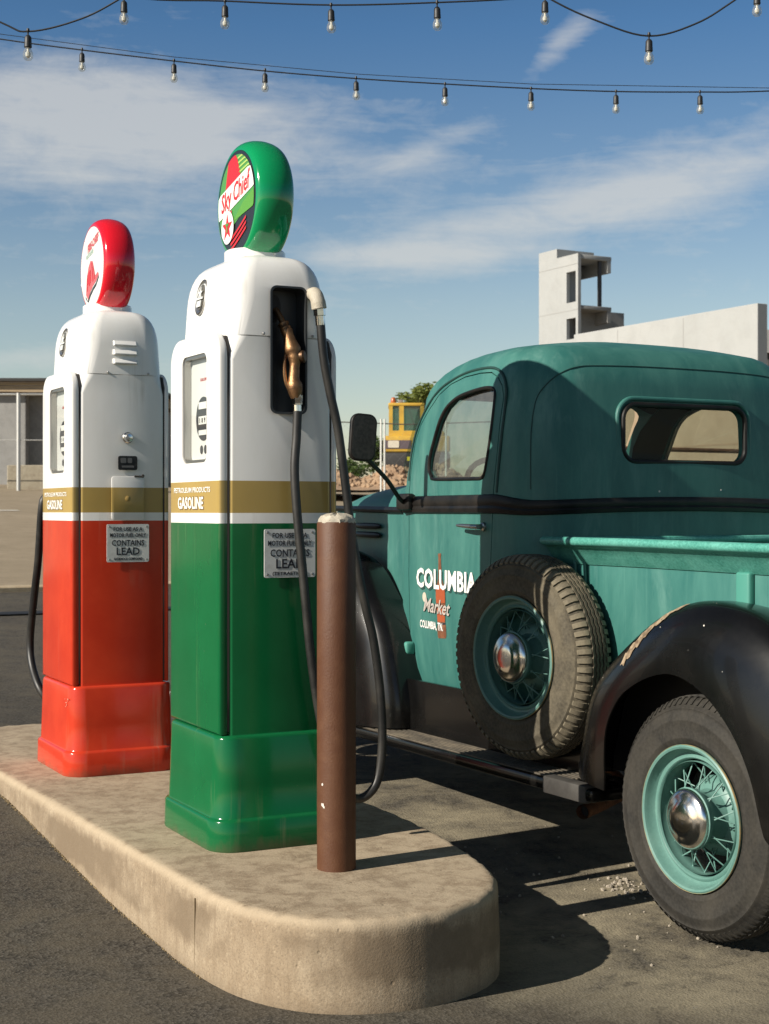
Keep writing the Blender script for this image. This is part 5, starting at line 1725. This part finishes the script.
def digger():
    Y = 45.0
    M_Y = mat('yellow machine paint', rough=.4, build=worn((.60, .38, .055), (.48, .29, .05), 2.5, .35, .5))
    M_K = mat('dark machine grey', (.035, .033, .032), .6)
    x0 = (385.5 - 384.5) / 1500 * Y
    def X(p): return (p - 384.5) / 1500 * Y
    def Zp(y): return 1.272 + (511 - y) / 1500 * Y
    t = thing('excavator', 'yellow excavator with orange beacon behind the rubble heap, partly hidden by the truck cab', 'excavator', (X(405), Y, 2.0), site=False)
    # engine house / counterweight
    o = MB(); o.box((X(383.5), Y - .2, Zp(452.5)), (X(450), Y + 2.6, Zp(436)), .06, 3)
    house = mesh_obj('engine_house', o, M_Y, t)
    o = MB(); o.box((X(383), Y - .25, Zp(469)), (X(450), Y + 2.65, Zp(452.7)), .08, 3)
    mesh_obj('counterweight', o, M_K, t)
    o = MB(); o.box((X(385), Y - .215, Zp(449)), (X(411), Y - .203, Zp(440.5)), .0)
    mesh_obj('vent_panel', o, mat('violet grey panel', (.12, .09, .10), .5), house)
    o = MB(); o.prism(rrect((X(388) + X(399)) / 2, (Zp(448) + Zp(441)) / 2, X(399) - X(388), Zp(441) - Zp(448), .03, 3), 1, Y - .232, Y - .217)
    mesh_obj('decal', o, mat('pale decal', (.66, .60, .48), .5), house)
    o = MB(); o.box((X(407), Y - .262, Zp(461)), (X(412), Y - .252, Zp(457)))
    mesh_obj('reflector', o, mat('yellow reflector', (.75, .65, .05), .4), t)
    # cab
    o = MB()
    zc0, zc1 = Zp(435.8), Zp(405.5)
    xa, xb, ya, yb = X(389), X(424), Y + .1, Y + 1.6
    s = .11
    for x in (xa, xb - s):
        for y in (ya, yb - s): o.box((x, y, zc0), (x + s, y + s, zc1))
    mid = X(401.5)
    o.box((mid - .07, ya, zc0), (mid + .07, ya + s, zc1))
    o.box((xa - .02, ya - .02, zc1 - .004), (xb + .02, yb + .02, zc1 + .09), .03, 2)
    o.box((xa - .005, ya - .005, zc0 - .002), (xb + .005, yb + .005, zc0 + .16))
    cabx = mesh_obj('cab', o, M_Y, t)
    o = MB(); o.box((xa + s, ya + .04, zc0 + .165), (mid - .075, ya + .05, zc1 - .01)); o.box((mid + .075, ya + .04, zc0 + .165), (xb - s, ya + .05, zc1 - .01))
    o.box((xa + .04, ya + s, zc0 + .165), (xa + .05, yb - s, zc1 - .01)); o.box((xb - .05, ya + s, zc0 + .165), (xb - .04, yb - s, zc1 - .01)); o.box((xa + s, yb - .05, zc0 + .165), (xb - s, yb - .04, zc1 - .01))
    mesh_obj('cab_glass', o, glass_mat('green machine glass', (.45, .62, .56), .06), cabx, smooth=0)
    o = MB(); o.lathe([(.085, 0), (.085, .05), (.075, .13), (.05, .17), (.01, .18)], (X(393.5), ya + .2, zc1 + .09), (0, 0, 1), 16)
    mesh_obj('beacon', o, mat('amber beacon', (.40, .10, .02), .3), t)
    o = MB(); o.box((X(398), ya + .1, zc1 + .09), (X(403), ya + .3, zc1 + .19), .02)
    mesh_obj('work_lamp', o, mat('lamp housing', (.25, .22, .2), .5), t)
    # tracks
    for dx in (0, 1.75):
        o = MB(); pf = []
        for k in range(24):
            q = 2 * PI * k / 24; pf.append((Y + 1.2 + (1.25 if math.cos(q) > 0 else -1.25) + .36 * math.cos(q), 1.95 + .36 * math.sin(q)))
        o.prism(pf, 0, X(384) + dx, X(384) + dx + .5)
        mesh_obj('track', o, M_K, t)
    # boom folded down on the far side
    o = MB(); o.tube([(X(440), Y + 2.4, 2.9), (X(444), Y + 3.6, 3.7), (X(446), Y + 5.2, 3.3)], [.18, .2, .14], 8)
    mesh_obj('boom', o, M_Y, t)
    o = MB(); o.tube([(X(446), Y + 5.1, 3.35), (X(446), Y + 5.6, 2.3)], [.13, .11], 8); o.box((X(446) - .45, Y + 5.2, 1.9), (X(446) + .45, Y + 5.9, 2.4), .1)
    mesh_obj('bucket', o, M_K, t)


digger()

def leafy(c1, c2):
    w = worn(c1, c2, 3, .6, .8)
    def f(t, bs, oc):
        w(t, bs, oc)
        out = t.n['Material Output']; tl = t.new('ShaderNodeBsdfTranslucent'); tl.inputs[0].default_value = tuple(x * 1.1 for x in c2) + (1,)
        mx = t.new('ShaderNodeMixShader'); mx.inputs[0].default_value = .4
        t.l.new(bs.outputs[0], mx.inputs[1]); t.l.new(tl.outputs[0], mx.inputs[2]); t.l.new(mx.outputs[0], out.inputs[0])
    return f


M_LEAF = mat('leaves', rough=.7, build=leafy((.13, .17, .035), (.24, .27, .06)))
M_LEAF2 = mat('dark leaves', rough=.7, build=leafy((.05, .095, .022), (.10, .15, .035)))
M_BARK = mat('bark', (.07, .05, .035), .9)


def tree(name, label, x, y, z0, h, cr, cz, n, leaf, m, seed, squash=1.0):
    r2 = random.Random(seed)
    t = thing(name, label, 'tree' if 'tree' in name else 'bush', (x, y, z0), site=False)
    mb = MB(); top = Vector((x + r2.uniform(-.2, .2), y, z0 + h * .8))
    mb.tube(smooth_path([(x, y, z0 - .3), (x + .05, y, z0 + h * .3), top], 5), [.16 * h / 6 * (1 - .07 * i) for i in range(11)], 8)
    clumps = []
    for k in range(14):
        d = Vector((r2.gauss(0, 1), r2.gauss(0, 1), r2.gauss(0, .8))).normalized() * r2.uniform(.35, 1.0) * cr
        c = Vector((x, y, cz)) + Vector((d.x, d.y, d.z * squash)); clumps.append(c)
        mb.tube([Vector((x, y, z0 + h * r2.uniform(.3, .7))), c], [.05 * h / 6, .015], 5)
    mesh_obj('trunk', mb, M_BARK, t)
    mb = MB()
    for k in range(n):
        c = clumps[k % len(clumps)]
        p = c + Vector((r2.gauss(0, .20), r2.gauss(0, .20), r2.gauss(0, .16))) * cr
        s = leaf * r2.uniform(.5, 1.2)
        q = Matrix.Rotation(r2.uniform(0, 6.28), 3, 'Z') @ Matrix.Rotation(r2.uniform(0, 3.14), 3, 'X')
        mb._f([mb.bm.verts.new(p + q @ Vector(v) * s) for v in ((-1, 0, 0), (0, -.45, .08), (1, 0, 0), (0, .45, .08))])
    mesh_obj('crown', mb, m, t, smooth=0, recalc=False)


Yt = 62.0
tree('broadleaf_tree', 'small yellow green tree rising behind the yellow excavator and truck cab', (421 - 384.5) / 1500 * Yt, Yt, 2.6, 3.6, .80, 1.272 + (511 - 398) / 1500 * Yt, 2200, .11, M_LEAF, 5, .6)
tree('bush', 'green bush behind the fence posts left of the excavator, beside the truck mirror', (372 - 384.5) / 1500 * 50, 50.0, 2.3, 1.8, .75, 1.272 + (511 - 452) / 1500 * 50, 2400, .09, M_LEAF2, 8, .9)
tree('bush', 'dark green bush low behind the rubble heap, left of the truck mirror', (352 - 384.5) / 1500 * 52, 52.0, 2.3, 1.0, .7, 1.272 + (511 - 472) / 1500 * 52, 1500, .08, M_LEAF2, 9, .5)
# thin utility wire far behind the pumps
